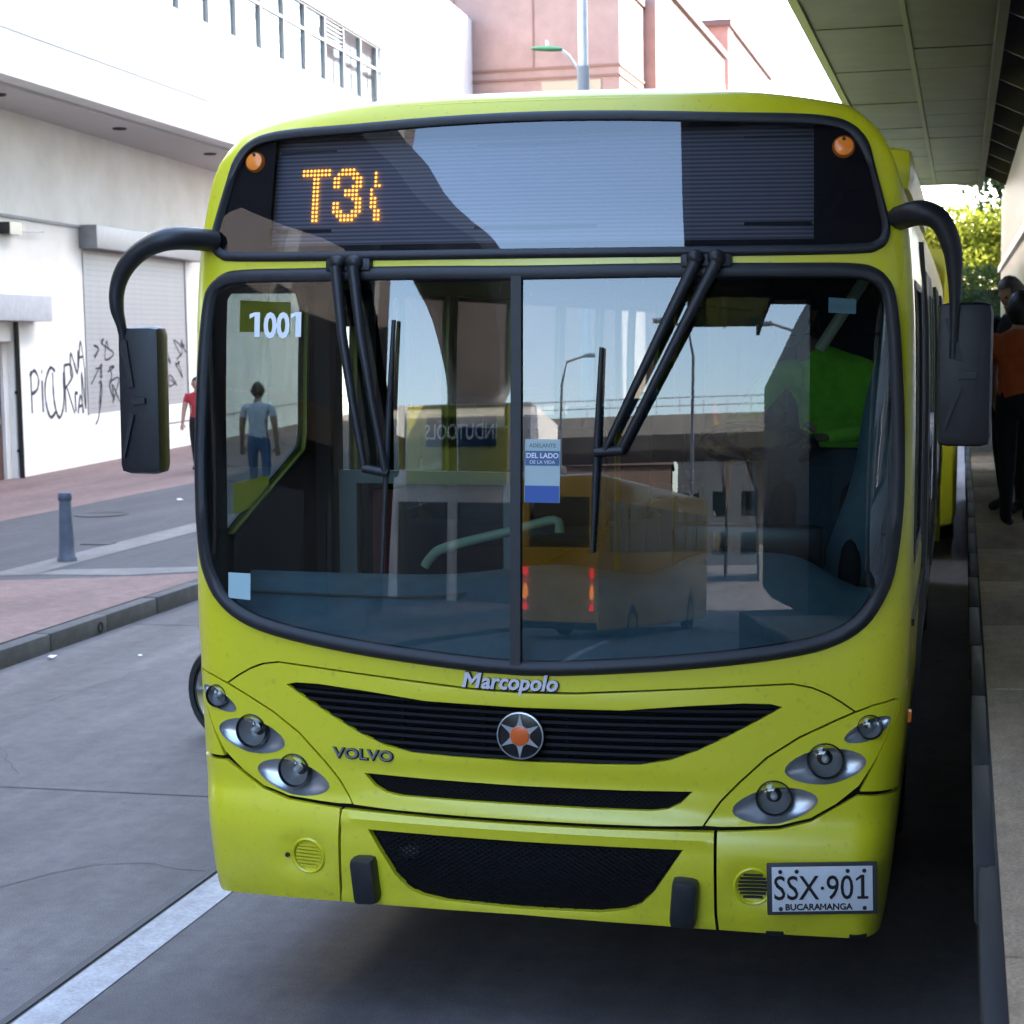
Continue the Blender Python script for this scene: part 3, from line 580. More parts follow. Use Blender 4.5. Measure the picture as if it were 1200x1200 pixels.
GS=[(.28,.10),(.5,.06),(.9,.022),(1.15,.012),(1.5,0),(2.0,.0),(2.4,.006),(2.72,.026),(2.9,.058),(3.05,.095),(3.3,.14)]
def zlim(s):
    x=min(1,abs(plan(s)[0])/HW); u=x**4
    return 3.200-.23*u, 3.272-.09*x**3
def smap(s,z,off=0.0):
    x,y,nx,ny=plan(s); z0,z1=zlim(s); r=0; dz=0; nz=0
    if z>z0:
        t=min(1,(z-z0)/(z1-z0)); r=1-math.sqrt(max(0,1-t*t)); nz=t
    gf=herm(GF,z); gs=herm(GS,z); wy=max(0,1-max(0,abs(s)-SC)/2)
    x=x*(1-.16*r/HW*min(1,abs(x)/HW+.2)); y=y+.16*r*wy
    k=math.sqrt(max(0,1-nz*nz))
    return (x-nx*gs+nx*off*k, y-ny*gf+ny*off*k, z+nz*off)
bus = empty('city_bus', (-1.4821, 6.0295, .0205)); bus.rotation_euler = (0, R(.8), 0)
tag(bus, 'lime green city bus with black framed windscreen standing at the platform', 'bus')
def inside(p, poly):
    x, y = p; c = False; n = len(poly); j = n-1
    for i in range(n):
        xi, yi = poly[i]; xj, yj = poly[j]
        if (yi > y) != (yj > y) and x < (xj-xi)*(y-yi)/(yj-yi)+xi: c = not c
        j = i
    return c
def densify(poly, step):
    out = []
    for a, b in zip(poly, poly[1:]+poly[:1]):
        d = math.hypot(b[0]-a[0], b[1]-a[1]); k = max(1, int(d/step+.5))
        for i in range(k): t = i/k; out.append((a[0]+(b[0]-a[0])*t, a[1]+(b[1]-a[1])*t))
    return out
def inset(poly, d):
    """shrink a counter-clockwise outline by d"""
    A = sum(a[0]*b[1]-b[0]*a[1] for a, b in zip(poly, poly[1:]+poly[:1])); sg = 1 if A > 0 else -1; out = []; n = len(poly)
    for i in range(n):
        p0, p1, p2 = poly[i-1], poly[i], poly[(i+1) % n]
        e1 = Vector((p1[0]-p0[0], p1[1]-p0[1])); e2 = Vector((p2[0]-p1[0], p2[1]-p1[1]))
        if e1.length < 1e-6 or e2.length < 1e-6: continue
        e1.normalize(); e2.normalize(); n1 = Vector((-e1.y, e1.x)); n2 = Vector((-e2.y, e2.x)); b = n1+n2
        if b.length < .2: b = n1
        b.normalize(); k = d/max(.45, b.dot(n1)); out.append((p1[0]+sg*b.x*k, p1[1]+sg*b.y*k))
    return out
def mir(poly): return [(-a, b) for a, b in poly][::-1]
def both(half): 
    """half outline from the centre line round to the centre line (s >= 0) -> whole closed outline"""
    return half+[(-a, b) for a, b in half[::-1] if a > 1e-4]
def panel(name, outer, holes, m, parent, off=0., th=.018, step=.035, stepz=None, edge=.03, smooth=35, fn=None, back=False):
    outer = densify(outer, edge); holes = [densify(h, edge) for h in holes]; stepz = stepz or step
    V = []; E = []
    for lp in [outer]+holes:
        b = len(V); n = len(lp); V += lp; E += [(b+i, b+(i+1) % n) for i in range(n)]
    x0, x1 = min(p[0] for p in outer), max(p[0] for p in outer); z0, z1 = min(p[1] for p in outer), max(p[1] for p in outer)
    bd = {}
    for p in V: bd.setdefault((round(p[0]/edge), round(p[1]/edge)), []).append(p)
    nx, nz = int((x1-x0)/step)+1, int((z1-z0)/stepz)+1
    for i in range(1, nx):
        for j in range(1, nz):
            p = (x0+(x1-x0)*i/nx, z0+(z1-z0)*j/nz)
            if not inside(p, outer) or any(inside(p, h) for h in holes): continue
            kx, kz = round(p[0]/edge), round(p[1]/edge)
            if any(math.hypot(p[0]-q[0], p[1]-q[1]) < edge*.45 for a in (-1, 0, 1) for c in (-1, 0, 1) for q in bd.get((kx+a, kz+c), ())): continue
            V.append(p)
    vs_, es_, fs_ = geometry.delaunay_2d_cdt([Vector(p) for p in V], E, [], 0, 1e-6)[:3]
    F = []
    for f in fs_:
        c = (sum(vs_[i].x for i in f)/3, sum(vs_[i].y for i in f)/3)
        if inside(c, outer) and not any(inside(c, h) for h in holes):
            a = [vs_[i] for i in f]
            if (a[1]-a[0]).cross(a[2]-a[0]) < 0: f = f[::-1]
            F.append(tuple(f))
    mb = MB(); O = (lambda p: off) if fn is None else (lambda p: off+fn(p.x, p.y))
    mb.v = [smap(p.x, p.y, O(p)) for p in vs_]; mb.f = list(F)
    if th:
        cnt = {}
        for f in F:
            for a, b in zip(f, f[1:]+f[:1]): cnt[(a, b)] = cnt.get((a, b), 0)+1
        be = [(a, b) for (a, b) in cnt if (b, a) not in cnt]; mp = {}
        for a, b in be:
            for q in (a, b):
                if q not in mp: mp[q] = len(mb.v); mb.v.append(smap(vs_[q].x, vs_[q].y, O(vs_[q])-th))
            mb.f.append((b, a, mp[a], mp[b]))
    mb.mi = [0]*len(mb.f)
    return mb.build(name, m, parent, smooth, fix=False)
def ring(name, path, prof, m, parent, smooth=50):
    """closed bead on the skin: prof is (inward distance, height) pairs"""
    loops = [inset(path, a) if abs(a) > 1e-6 else path for a, h in prof]; n = len(path); mb = MB()
    for (a, h), lp in zip(prof, loops):
        for p in lp: mb.v.append(smap(p[0], p[1], h))
    for i in range(len(prof)-1):
        for k in range(n): k2 = (k+1) % n; mb.f.append((i*n+k, i*n+k2, (i+1)*n+k2, (i+1)*n+k)); mb.mi.append(0)
    return mb.build(name, m, parent, smooth)
def strip(name, pts, wd, h0, h1, m, parent, mb=None):
    """bar lying on the skin between two heights"""
    own = mb is None; mb = mb or MB(); b = len(mb.v); n = len(pts)
    for i in range(n):
        d = Vector((pts[min(i+1, n-1)][0]-pts[max(i-1, 0)][0], pts[min(i+1, n-1)][1]-pts[max(i-1, 0)][1])).normalized(); q = Vector((-d.y, d.x))*wd
        for sg, h in ((-1, h0), (-1, h1), (1, h1), (1, h0)): mb.v.append(smap(pts[i][0]+q.x*sg, pts[i][1]+q.y*sg, h))
    for i in range(n-1):
        for k in range(4): k2 = (k+1) % 4; mb.f.append((b+i*4+k, b+i*4+k2, b+(i+1)*4+k2, b+(i+1)*4+k)); mb.mi.append(0)
    mb.f += [(b, b+1, b+2, b+3), tuple(b+(n-1)*4+k for k in (3, 2, 1, 0))]; mb.mi += [0, 0]
    return mb.build(name, m, parent) if own else mb
def text_on(name, body, size, s0, z0, off, m, parent, slope=0., **kw):
    v, f = text_mesh(body, size, **kw); mb = MB().add([smap(s0+p[0], z0+p[1]+slope*p[0], off+p[2]) for p in v], f); return mb.build(name, m, parent, fix=False)
def at_skin(s, z, off=0.):
    """matrix whose -Y axis is the skin's outward normal at (s, z)"""
    p = Vector(smap(s, z, off)); a = Vector(smap(s+.01, z, off))-Vector(smap(s-.01, z, off)); b = Vector(smap(s, z+.01, off))-Vector(smap(s, z-.01, off)); a.normalize(); n = a.cross(b).normalized(); b = n.cross(a)
    Mx = Matrix.Identity(4)
    for i in range(3): Mx[i][0], Mx[i][1], Mx[i][2], Mx[i][3] = a[i], -n[i], b[i], p[i]
    return Mx
def put(mb, Mx): mb.v = [tuple(Mx @ Vector(v)) for v in mb.v]; return mb
SE = SC+.10                      # where the front moulding meets the side panel
CLU = [(1.285, 1.194), (1.193, 1.180), (1.130, 1.156), (1.067, 1.126), (.944, 1.063), (.84, .992), (.747, .901), (.685, .833), (.629, .748), (.69, .746), (.763, .749), (.888, .757), (.99, .784), (1.074, .836), (1.148, .9), (1.215, 1.0), (1.285, 1.12), (1.312, 1.16), (1.308, 1.187)]
BON_T = [(0, 1.188), (.19, 1.192), (.45, 1.211), (.77, 1.236), (.92, 1.247), (.985, 1.236), (1.035, 1.216), (1.085, 1.187), (1.130, 1.156)]
BON_L = CLU[3:9]+[(.46, .741), (.2, .738), (0, .738)]
GRI = [(0, 1.135), (.35, 1.14), (.565, 1.162), (.76, 1.177), (.85, 1.177), (.89, 1.167), (.818, 1.123), (.715, 1.064), (.61, 1.009), (.51, .970), (.41, .951), (.25, .945), (0, .943)]
LGR = [(0, .855), (.35, .858), (.592, .864), (.55, .822), (.507, .8), (.45, .792), (.25, .79), (0, .79)]
BGR = [(0, .669), (.566, .671), (.518, .594), (.464, .511), (.42, .468), (.37, .446), (.28, .432), (0, .426)]
SIGN = cat_rom(both([(0, 3.183), (.34, 3.177), (.665, 3.163), (.89, 3.155), (1.02, 3.143), (1.085, 3.122), (1.13, 3.08), (1.165, 3.01), (1.195, 2.92), (1.220, 2.83), (1.230, 2.775), (1.217, 2.725), (1.18, 2.698), (1.09, 2.685), (.6, 2.681), (0, 2.681)]), 3)
WS = cat_rom(both([(0, 2.652), (.42, 2.655), (.86, 2.653), (1.08, 2.651), (1.160, 2.638), (1.213, 2.603), (1.243, 2.54), (1.265, 2.35), (1.283, 2.0), (1.278, 1.8), (1.25, 1.62), (1.21, 1.525), (1.155, 1.447), (1.07, 1.388), (.94, 1.346), (.70, 1.306), (.38, 1.272), (0, 1.249)]), 3)
# --- painted front panels (gaps between them are real)
def zt_(s): a, b = zlim(s); return a+.55*(b-a)
top = []; n = 44
for i in range(n+1): s = SE*(1-i/n*2); top.append((s, zt_(s)))
fas = top+[(-SE, .872), (-1.146, .882)]+[(-a, b) for a, b in CLU[15:]]+[(-a, b) for a, b in CLU[:2]]+[(-a, b) for a, b in BON_T[::-1]]
fas += [(a, b) for a, b in BON_T[1:]]+CLU[:2][::-1]+CLU[15:][::-1]+[(1.146, .882), (SE, .872)]
fas = fas[::-1]
def relief_f(s, z): return 0
panel('front_fascia', inset(fas, .003), [inset(SIGN, .012), inset(WS, .012)], LIME, bus, 0, .02, .05)
def relief_b(s, z):
    """bonnet: proud lip round the main grille that fades to the edges, shallow dish above the small grille"""
    a = abs(s); r = .012*math.exp(-((z-1.16)/.05)**2)*max(0, 1-a/.95)
    r += .016*math.exp(-((z-.765)/.022)**2)*max(0, 1-(a/.72)**4) - .010*math.exp(-((z-.875)/.03)**2)*max(0, 1-(a/.8)**3)
    return r
bonnet = panel('bonnet_panel', inset(both(BON_T+BON_L)[::-1], .0035), [both(GRI), both(LGR)], LIME, bus, 0, .022, .028, edge=.022, fn=relief_b)
def oval(cs, cz, a, b, rot, n=26, sharp=1.6):
    out = []
    for k in range(n):
        q = 2*math.pi*k/n; x = a*math.copysign(abs(math.cos(q))**(2/sharp), math.cos(q)); y = b*math.copysign(abs(math.sin(q))**(2/1.9), math.sin(q))
        out.append((cs+x*math.cos(rot)-y*math.sin(rot), cz+x*math.sin(rot)+y*math.cos(rot)))
    return out
LAMPS = [('headlight', 1.035, .985, .060, oval(1.035, .968, .137, .062, R(9))), ('headlight', .866, .852, .060, oval(.869, .828, .145, .062, R(10))), ('indicator_light', 1.182, 1.104, .041, oval(1.180, 1.095, .092, .034, R(23)))]
def headlamp(sg):
    cl = CLU if sg > 0 else mir(CLU); cl = cl[::-1] if sg > 0 else cl[::-1]
    hp = panel('headlamp_panel', inset(cl, .004), [o if sg > 0 else mir(o) for *_, o in LAMPS], LIME, bus, .0, .02, .025, edge=.015)
    for nm, s, z, r, ov in LAMPS:
        o = ov if sg > 0 else mir(ov); lp = MB(); n = len(o); c = (sg*s, z)
        for t, h in ((1, .002), (.985, -.004), (.93, -.011), (.8, -.019), (.6, -.026), (.42, -.03)):
            for p in o:
                q = (c[0]+(p[0]-c[0])*t, c[1]+(p[1]-c[1])*t)
                if t < .7:                      # pull the inner loops to the round lamp
                    d = Vector((p[0]-c[0], p[1]-c[1])).normalized(); k = (.7-t)/.28; q = (q[0]*(1-k)+(c[0]+d.x*r)*k, q[1]*(1-k)+(c[1]+d.y*r)*k)
                lp.v.append(smap(q[0], q[1], h))
        for i in range(5):
            for k in range(n): k2 = (k+1) % n; lp.f.append((i*n+k, i*n+k2, (i+1)*n+k2, (i+1)*n+k)); lp.mi.append(0)
        bz = lp.build('bezel', SILV, hp, 60)
        Mx = at_skin(sg*s, z, .0); Mx = Matrix.Translation(Mx.translation) @ Matrix.Rotation(sg*R(6), 4, 'Z')
        put(MB().lathe([(r*.98, .05), (r*1.04, .02), (r*1.05, -.004), (r*.98, -.008), (r*.93, .004), (r*.9, .03)], 28, axis='y'), Mx).build('lamp_ring', BLKG, hp, 50)
        put(MB().lathe([(r*.93, .005), (r*.85, .03), (r*.6, .05), (r*.3, .06), (.0001, .062)], 24, axis='y'), Mx).build('reflector', mat('lamp_reflector', (.42, .41, .39), .35, .5), hp, 60)
        put(MB().lathe([(r*.18, .055), (r*.22, .03), (r*.16, .012), (.0001, .008)], 14, axis='y'), Mx).build('bulb', mat('bulb_glass', (.7, .7, .68), .15), hp, 60)
        put(MB().lathe([(r*.94, .001), (r*.85, -.006), (r*.6, -.011), (r*.3, -.014), (.0001, -.015)], 26, axis='y'), Mx).build('lens', LENS, hp, 70, fix=False)
headlamp(1); headlamp(-1)
COR = [(.676, .736), (.763, .741), (.888, .75), (.99, .777), (1.074, .829), (1.142, .872), (SE, .862), (SE, .375), (1.33, .37), (1.2, .372), (.95, .378), (.688, .386), (.682, .45), (.679, .6)]
def relief_c(s, z): return -.020*math.exp(-(((abs(s)-.825)/.085)**4+((z-.553)/.06)**4))
for sg in (1, -1):
    ob_ = COR[::-1] if sg > 0 else mir(COR)[::-1]
    bc = panel('bumper_corner', inset(ob_, .003), [], LIME, bus, .0, .02, .03, edge=.025, fn=relief_c)
    s, z = sg*.805, .553; Mx = at_skin(s, z, -.016); dark = sg > 0
    fm_ = mat('fog_dark', (.03, .035, .02), .5) if dark else LIME
    put(MB().lathe([(.060, .02), (.067, -.010), (.062, -.016), (.056, -.012), (.054, .012)], 28, axis='y'), Mx).build('fog_lamp_ring', LIME, bc, 50)
    put(MB().lathe([(.056, .012), (.055, .016), (.0001, .016)], 24, axis='y'), Mx).build('fog_lamp_cover', fm_, bc, 50)
    for k in range(7):
        zz = -.039+k*.013; hw = math.sqrt(.051**2-zz**2)
        put(MB().box(-hw, hw, -.008, .014, zz-.0032, zz+.0032), Mx).build('fog_lamp_slat', LIME if not dark else BLK, bc)
    put(MB().lathe([(.0001, -.006), (.008, -.006), (.009, .002)], 10, axis='y'), at_skin(sg*.885, .55, 0)).build('screw', BLK, bc, 50)
CEN = [(0, .728), (.3, .729), (.671, .735), (.6745, .6), (.6775, .45), (.6835, .388), (.47, .394), (0, .402)]
def relief_d(s, z): return .012*math.exp(-((z-.702)/.02)**2)+.010*math.exp(-((z-.405)/.02)**2)
bcen = panel('bumper_centre', inset(both(CEN)[::-1], .003), [both(BGR)], LIME, bus, 0, .03, .028, edge=.022, fn=relief_d)
for sg in (-1, 1):
    Mx = at_skin(sg*.573, .493, .0); bb = MB().box(-.045, .045, -.055, .03, -.085, .085, bev=.022); put(bb, Mx @ Matrix.Rotation(sg*R(4), 4, 'Y')).build('rubber_buffer', BLK, bcen, 40)
# black sheet added behind the panels so their gaps look dark
panel('gap_backing', both([(0, 1.26), (1.2, 1.26), (SE-.02, 1.3), (SE-.02, .40), (0, .42)])[::-1], [], VOID, bus, -.055, 0, .06, edge=.06)
# --- grilles
def half_width(poly, z):
    xs = []
    for a, b in zip(poly, poly[1:]):
        if (a[1]-z)*(b[1]-z) <= 0 and abs(a[1]-b[1]) > 1e-6: t = (z-a[1])/(b[1]-a[1]); xs.append(a[0]+(b[0]-a[0])*t)
    return max(xs) if xs else 0
for k in range(8):
    z = .952+k*.0262
    w2 = half_width(GRI, z)+.05
    if w2 < .2: continue
    lift = lambda s: 0
    mb = MB(); n = 26; sec = [(-.0075, -.035), (-.0095, -.018), (-.004, -.010), (.006, -.014), (.0075, -.035)]
    for i in range(n+1):
        s = -w2+2*w2*i/n; zz = z+.012*(abs(s)/.9)**2
        for dz, h in sec: mb.v.append(smap(s, zz+dz, h))
    for i in range(n):
        for q in range(5): q2 = (q+1) % 5; mb.f.append((i*5+q, i*5+q2, (i+1)*5+q2, (i+1)*5+q)); mb.mi.append(0)
    mb.build('grille_slat', GRILL, bonnet, 40)
for s in (-.45, -.15, .15, .45): strip('grille_rib', [(s, .96), (s, 1.14)], .004, -.045, -.028, GRILL, bonnet)
def wire_mesh(name, poly, parent, sp, wd, h, slope=1.0):
    x1 = max(p[0] for p in poly); z0, z1 = min(p[1] for p in poly), max(p[1] for p in poly); mb = MB()
    for sg in (1, -1):
        c = -x1*slope-z1
        k = -200
        while k < 200:
            cc = k*sp; k += 1; pts = []
            for i in range(61):
                s = -x1+2*x1*i/60; z = (z0+z1)/2+sg*slope*(s-cc)
                if z0-.02 < z < z1+.02 and inside((s, z), poly): pts.append((s, z))
                elif len(pts) > 1: break
                else: pts = []
            if len(pts) > 1: strip('', [pts[0], pts[-1]], wd, h-.002, h, None, None, mb)
    o = mb.build(name, GRILL, parent); o['kind'] = 'stuff'; return o
wire_mesh('grille_mesh', both(BGR), bcen, .027, .0030, -.022, .62); wire_mesh('grille_mesh', both(LGR), bonnet, .022, .0025, -.022, .7)
MB().box(-.36, .48, .10, .14, .43, .66, bev=.02).build('radiator', mat('radiator', (.022, .022, .024), .6), bcen, 40)
hn = MB().lathe([(.0001, -.012), (.022, -.012), (.038, -.004), (.042, .01)], 7, axis='y'); hn.v = [(x*1.15+.25*z, y, z*.8) for x, y, z in hn.v]
put(hn, at_skin(-.425, .59, -.045)).build('grille_patch', mat('patch_brown', (.06, .055, .05), .6), bcen, 40)  # irregular leaf-like patch behind the bumper mesh
# --- emblem and lettering
def one_glyph(x, z, h, w, t, foot=False):
    P = [[(x-t/2, z), (x+t/2, z), (x+t/2, z+h), (x-t/2, z+h)], [(x-t/2-w, z+h*.74), (x-t/2, z+h*.86), (x-t/2, z+h), (x-t/2-w, z+h*.74+t*.75)]]
    if foot: P.append([(x-w*1.1, z-t*.0), (x-t/2, z), (x-t/2, z+t*.8), (x-w*1.1, z+t*.8)]); P.append([(x+t/2, z), (x+w*1.1, z), (x+w*1.1, z+t*.8), (x+t/2, z+t*.8)])
    return P
def m_glyph(x, z, h, w, t, sh):
    q = lambda a, b: (x+a+sh*b, z+b)
    return [[q(0, 0), q(t, 0), q(t, h), q(0, h)], [q(w-t, 0), q(w, 0), q(w, h), q(w-t, h)], [q(t, h), q(t, h-t*1.5), q(w/2-.0, h*.20), q(w/2, h*.20+t*1.5)], [q(w/2, h*.20+t*1.5), q(w/2, h*.20), q(w-t, h-t*1.5), q(w-t, h)]]
def flat_on(name, polys, off, m, parent):
    mb = MB()
    for P in polys: mb.add([smap(a, b, off) for a, b in P], [tuple(range(len(P)))])
    return mb.build(name, m, parent, fix=False)
em = put(MB().lathe([(.083, .02), (.083, -.002), (.078, -.004), (.0001, -.004)], 36, axis='y'), at_skin(-.006, 1.038, .012)).build('emblem', BLKG, bonnet, 50)
Mx = at_skin(-.006, 1.038, .0175)
put(MB().lathe([(.083, .012), (.083, -.003), (.0785, -.004), (.0785, .0)], 36, axis='y'), Mx).build('emblem_rim', SILV, em, 50)
st_ = MB(); P = []
for k in range(36):
    q = 2*math.pi*k/36; a = (k % 6)/6.; d = min(a, 1-a)*2; r = .036+(.079-.036)*max(0, 1-d*1.75)**1.7; P.append((r*math.sin(q), r*math.cos(q)))
st_.add([(x, -.002, z) for x, z in P]+[(x, -.006, z) for x, z in P]+[(0, -.006, 0)], [(36+k, 36+(k+1) % 36, 72) for k in range(36)]+[(k, (k+1) % 36, 36+(k+1) % 36, 36+k) for k in range(36)]); put(st_, Mx).build('emblem_star', SILV, em)
put(MB().lathe([(.034, 0), (.034, -.009), (.028, -.011), (.0001, -.0115)], 24, axis='y'), Mx).build('emblem_centre', mat('emblem_orange', (.75, .13, .02), .3), em, 50)
LWT = mat('letter_white', (.72, .70, .74), .35, .2)
text_on('lettering', 'arcopolo', .076, -.011, 1.196, .006, BLKG, bonnet, bold=.0045, extrude=.002, shear=.22, sx=.98)
text_on('lettering', 'arcopolo', .076, -.013, 1.198, .0095, LWT, bonnet, bold=.0022, extrude=.002, shear=.22, sx=.98)
flat_on('lettering', m_glyph(-.217, 1.194, .060, .064, .017, .22), .007, BLKG, bonnet); flat_on('lettering', m_glyph(-.2165, 1.1975, .054, .060, .0125, .22), .0115, LWT, bonnet)
text_on('lettering', 'VOLVO', .052, -.59, .9145, .003, BLKG, bonnet, bold=.003, extrude=.001, sx=1.32, slope=.0)
text_on('lettering', 'VOLVO', .052, -.592, .916, .006, mat('letter_grey', (.30, .31, .33), .3, .7), bonnet, bold=.0005, extrude=.002, sx=1.32, slope=.0)
# --- number plate
Mx = Matrix.Translation(smap(1.035, .563, .022)) @ Matrix.Rotation(R(11), 4, 'Z') @ Matrix.Rotation(R(-1.6), 4, 'Y')
npz = put(MB().box(-.184, .184, -.004, .012, -.089, .089, bev=.004), Mx).build('number_plate', mat('plate_frame', (.045, .045, .05), .5), bus, 40); npz['label'] = 'white number plate in a dark frame'
put(MB().box(-.168, .168, -.008, -.004, -.076, .078, bev=.002), Mx).build('plate_face', mat('plate_white', (.72, .73, .75), .4, noise=.04), npz, 40)
PB = mat('plate_black', (.012, .012, .014), .5)
def ptext(body, size, x, z, bold=0., sx=1.):
    v, f = text_mesh(body, size, bold=bold, sx=sx, extrude=.0008); put(MB().add([(x+p[0], -.0095-p[2], z+p[1]) for p in v], f), Mx).build('plate_lettering', PB, npz, fix=False)
ptext('SSX', .118, -.088, -.034, .0005, .80); ptext('90', .118, .058, -.034, .0005, .80)
put(MB().add([(a, -.0105, b) for P_ in one_glyph(.134, -.034, .083, .017, .0115, True) for a, b in P_], [tuple(range(k*4, k*4+4)) for k in range(4)]), Mx).build('plate_lettering', PB, npz, fix=False); ptext('.', .08, 0, .0, .001); ptext('BUCARA', .030, -.067, -.070, .0008, 1.0); ptext('ANGA', .030, .056, -.070, .0008, 1.0)
put(MB().add([(a, -.0105, b) for P_ in m_glyph(-.0085, -.070, .0215, .020, .0042, 0) for a, b in P_], [tuple(range(k*4, k*4+4)) for k in range(4)]), Mx).build('plate_lettering', PB, npz, fix=False)
for x in (-.14, -.085, .085, .14):
    for z in (.062, -.066): 
        if z < 0 and abs(x) < .1: continue
        put(MB().lathe([(.0001, -.012), (.007, -.011), (.008, -.006)], 8, axis='y', c=(x, 0, z)), Mx).build('plate_bolt', BLK, npz)
put(MB().box(-.03, .03, -.003, .02, -.009, .009), at_skin(.88, .385, 0)).build('tow_cover', PLAST, bus); put(MB().box(-.03, .03, -.003, .02, -.008, .008), at_skin(1.17, .382, 0)).build('tow_cover', PLAST, bus)
# --- destination sign
ring('sign_frame', SIGN, [(.012, -.012), (-.002, .004), (.004, .014), (.016, .018), (.030, .012), (.034, -.006)], BLK, bus)
sgl = inset(SIGN, .03); sg_o = panel('sign_glass', sgl, [], SGG, bus, .002, 0, .05, edge=.04)
box('sign_box', mat('sign_box_black', (.012, .012, .014), .8), bus, -1.08, 1.08, .50, .54, 2.66, 3.08)
panel('sign_mask', [(a, b) for a, b in inset(SIGN, .02)], [[(-.985, 2.735), (.965, 2.735), (.965, 3.125), (-.985, 3.115)]], mat('sign_mask', (.014, .014, .018), .6), bus, -.012, 0, .06, edge=.04)
def led_mat():
    m = bpy.data.materials.new('led_board'); m.use_nodes = True; t = m.node_tree; b = t.nodes['Principled BSDF']; N = t.nodes.new; L = t.links.new
    tc = N('ShaderNodeTexCoord'); w_ = N('ShaderNodeTexWave'); w_.bands_direction = 'Z'; w_.inputs['Scale'].default_value = 22; w_.inputs['Distortion'].default_value = .0; L(tc.outputs['Object'], w_.inputs[0])
    r = N('ShaderNodeValToRGB'); r.color_ramp.elements[0].color = (.17, .18, .22, 1); r.color_ramp.elements[1].color = (.44, .46, .54, 1); L(w_.outputs[0], r.inputs[0]); L(r.outputs[0], b.inputs['Base Color']); b.inputs['Roughness'].default_value = .6; return m
LEDB = led_mat()
lb = panel('led_board', [(-1.0, 2.72), (1.0, 2.72), (1.0, 3.15), (-1.0, 3.15)], [], LEDB, bus, -.06, 0, .08, edge=.08)
strip('board_bar', [(-.98, 3.075), (0, 3.082), (.96, 3.085)], .004, -.058, -.05, GREYP, lb); strip('board_bar', [(-.98, 2.79), (0, 2.79), (.96, 2.79)], .006, -.058, -.05, BLK, lb)
LED = mat('led_amber', (.3, .12, .01), .4, emit=(1., .40, .05), estr=.55)
TT = ['11111111', '11111111']+['00011000']*11
T3 = ['00111100', '01111110', '11000111', '11000011', '11000111', '00011110', '00011110', '00000111', '11000011', '11000011', '11100111', '01111110', '00111100']
T4 = ['', '010', '010', '010', '011', '100', '100', '110', '110', '110', '011', '011', '011']
mb = MB(); dp = .0146
for rows, c0 in ((TT, 0), (T3, 8.6), (T4, 18.6)):
    for r_, row in enumerate(rows):
        for c_, ch in enumerate(row):
            if ch == '1':
                s, z = -.884+(c0+c_)*dp+r_*.0003, 3.006-r_*dp*1.02; b = len(mb.v)
                for k in range(8): q = math.pi*k/4; mb.v.append(smap(s+.0052*math.cos(q), z+.0052*math.sin(q), -.052))
                mb.f.append(tuple(range(b, b+8))); mb.mi.append(0)
mb.build('led_lettering', LED, lb, fix=False)
for sg in (-1, 1):
    Mx = at_skin(sg*1.064, 3.042, -.008); put(MB().lathe([(.038, .004), (.037, -.006), (.028, -.012), (.0001, -.014)], 24, axis='y'), Mx).build('marker_lamp', AMBER, bus, 60)
    put(MB().lathe([(.0001, -.016), (.006, -.016), (.007, -.008)], 8, axis='y', c=(0, 0, .024)), Mx).build('marker_screw', BLK, bus)
# --- windscreen
ring('windscreen_frame', WS, [(.012, -.012), (-.003, .004), (.006, .020), (.024, .026), (.042, .018), (.050, -.006)], BLK, bus)
wi = inset(WS, .044); bar = -.028
for sg in (-1, 1):
    half = [p for p in wi if (p[0]-bar)*sg > .012]
    # close the half along the bar
    zt = max(p[1] for p in wi if abs(p[0]) < .15); zb = min(p[1] for p in wi)
    ang = lambda p: math.atan2(p[1]-1.95, p[0]-sg*.6)
    half = sorted(half+[(bar+sg*.004, zt), (bar+sg*.004, zb)], key=ang)
    panel('windscreen_pane', half, [], WSG, bus, .004, 0, .05, edge=.035)
strip('windscreen_bar', [(bar-.012, 2.63), (bar-.004, 2.2), (bar, 1.8), (bar+.006, 1.27)], .018, -.012, .022, BLK, bus)
fn_ = text_on('fleet_number', '00', .122, -.932, 2.412, .012, WHITE, bus, bold=.0042, sx=.84)
for s in (-1.010, -.846): flat_on('fleet_digit', one_glyph(s, 2.412, .088, .020, .022), .012, WHITE, fn_)
panel('code_sticker', [(-1.118, 1.470), (-1.028, 1.466), (-1.028, 1.562), (-1.118, 1.562)], [], mat('sticker_pale', (.36, .52, .54), .5), bus, .0065, 0, .05)
panel('visor_sticker', [(1.016, 2.489), (1.106, 2.484), (1.106, 2.532), (1.016, 2.54)], [], mat('sticker_white', (.42, .50, .54), .5), bus, -.002, 0, .05)
skr = panel('notice_sticker', [(.0, 1.845), (.124, 1.845), (.124, 2.062), (.0, 2.062)], [], mat('notice_pale', (.42, .52, .52), .5), bus, .0065, 0, .05)
for z0, z1, c in ((1.845, 1.903, (.03, .10, .36)), (1.972, 2.022, (.06, .13, .28))): panel('notice_band', [(.002, z0), (.122, z0), (.122, z1), (.002, z1)], [], mat('band%d' % (z0*1000), c, .5), skr, .008, 0, .05)
text_on('notice_lettering', 'ADELANTE', .019, .062, 2.034, .0085, mat('notice_dark', (.05, .08, .1), .5), skr); text_on('notice_lettering', 'DEL LADO', .024, .062, 1.998, .0095, WHITE, skr, bold=.0006); text_on('notice_lettering', 'DE LA VIDA', .017, .062, 1.978, .0095, WHITE, skr)
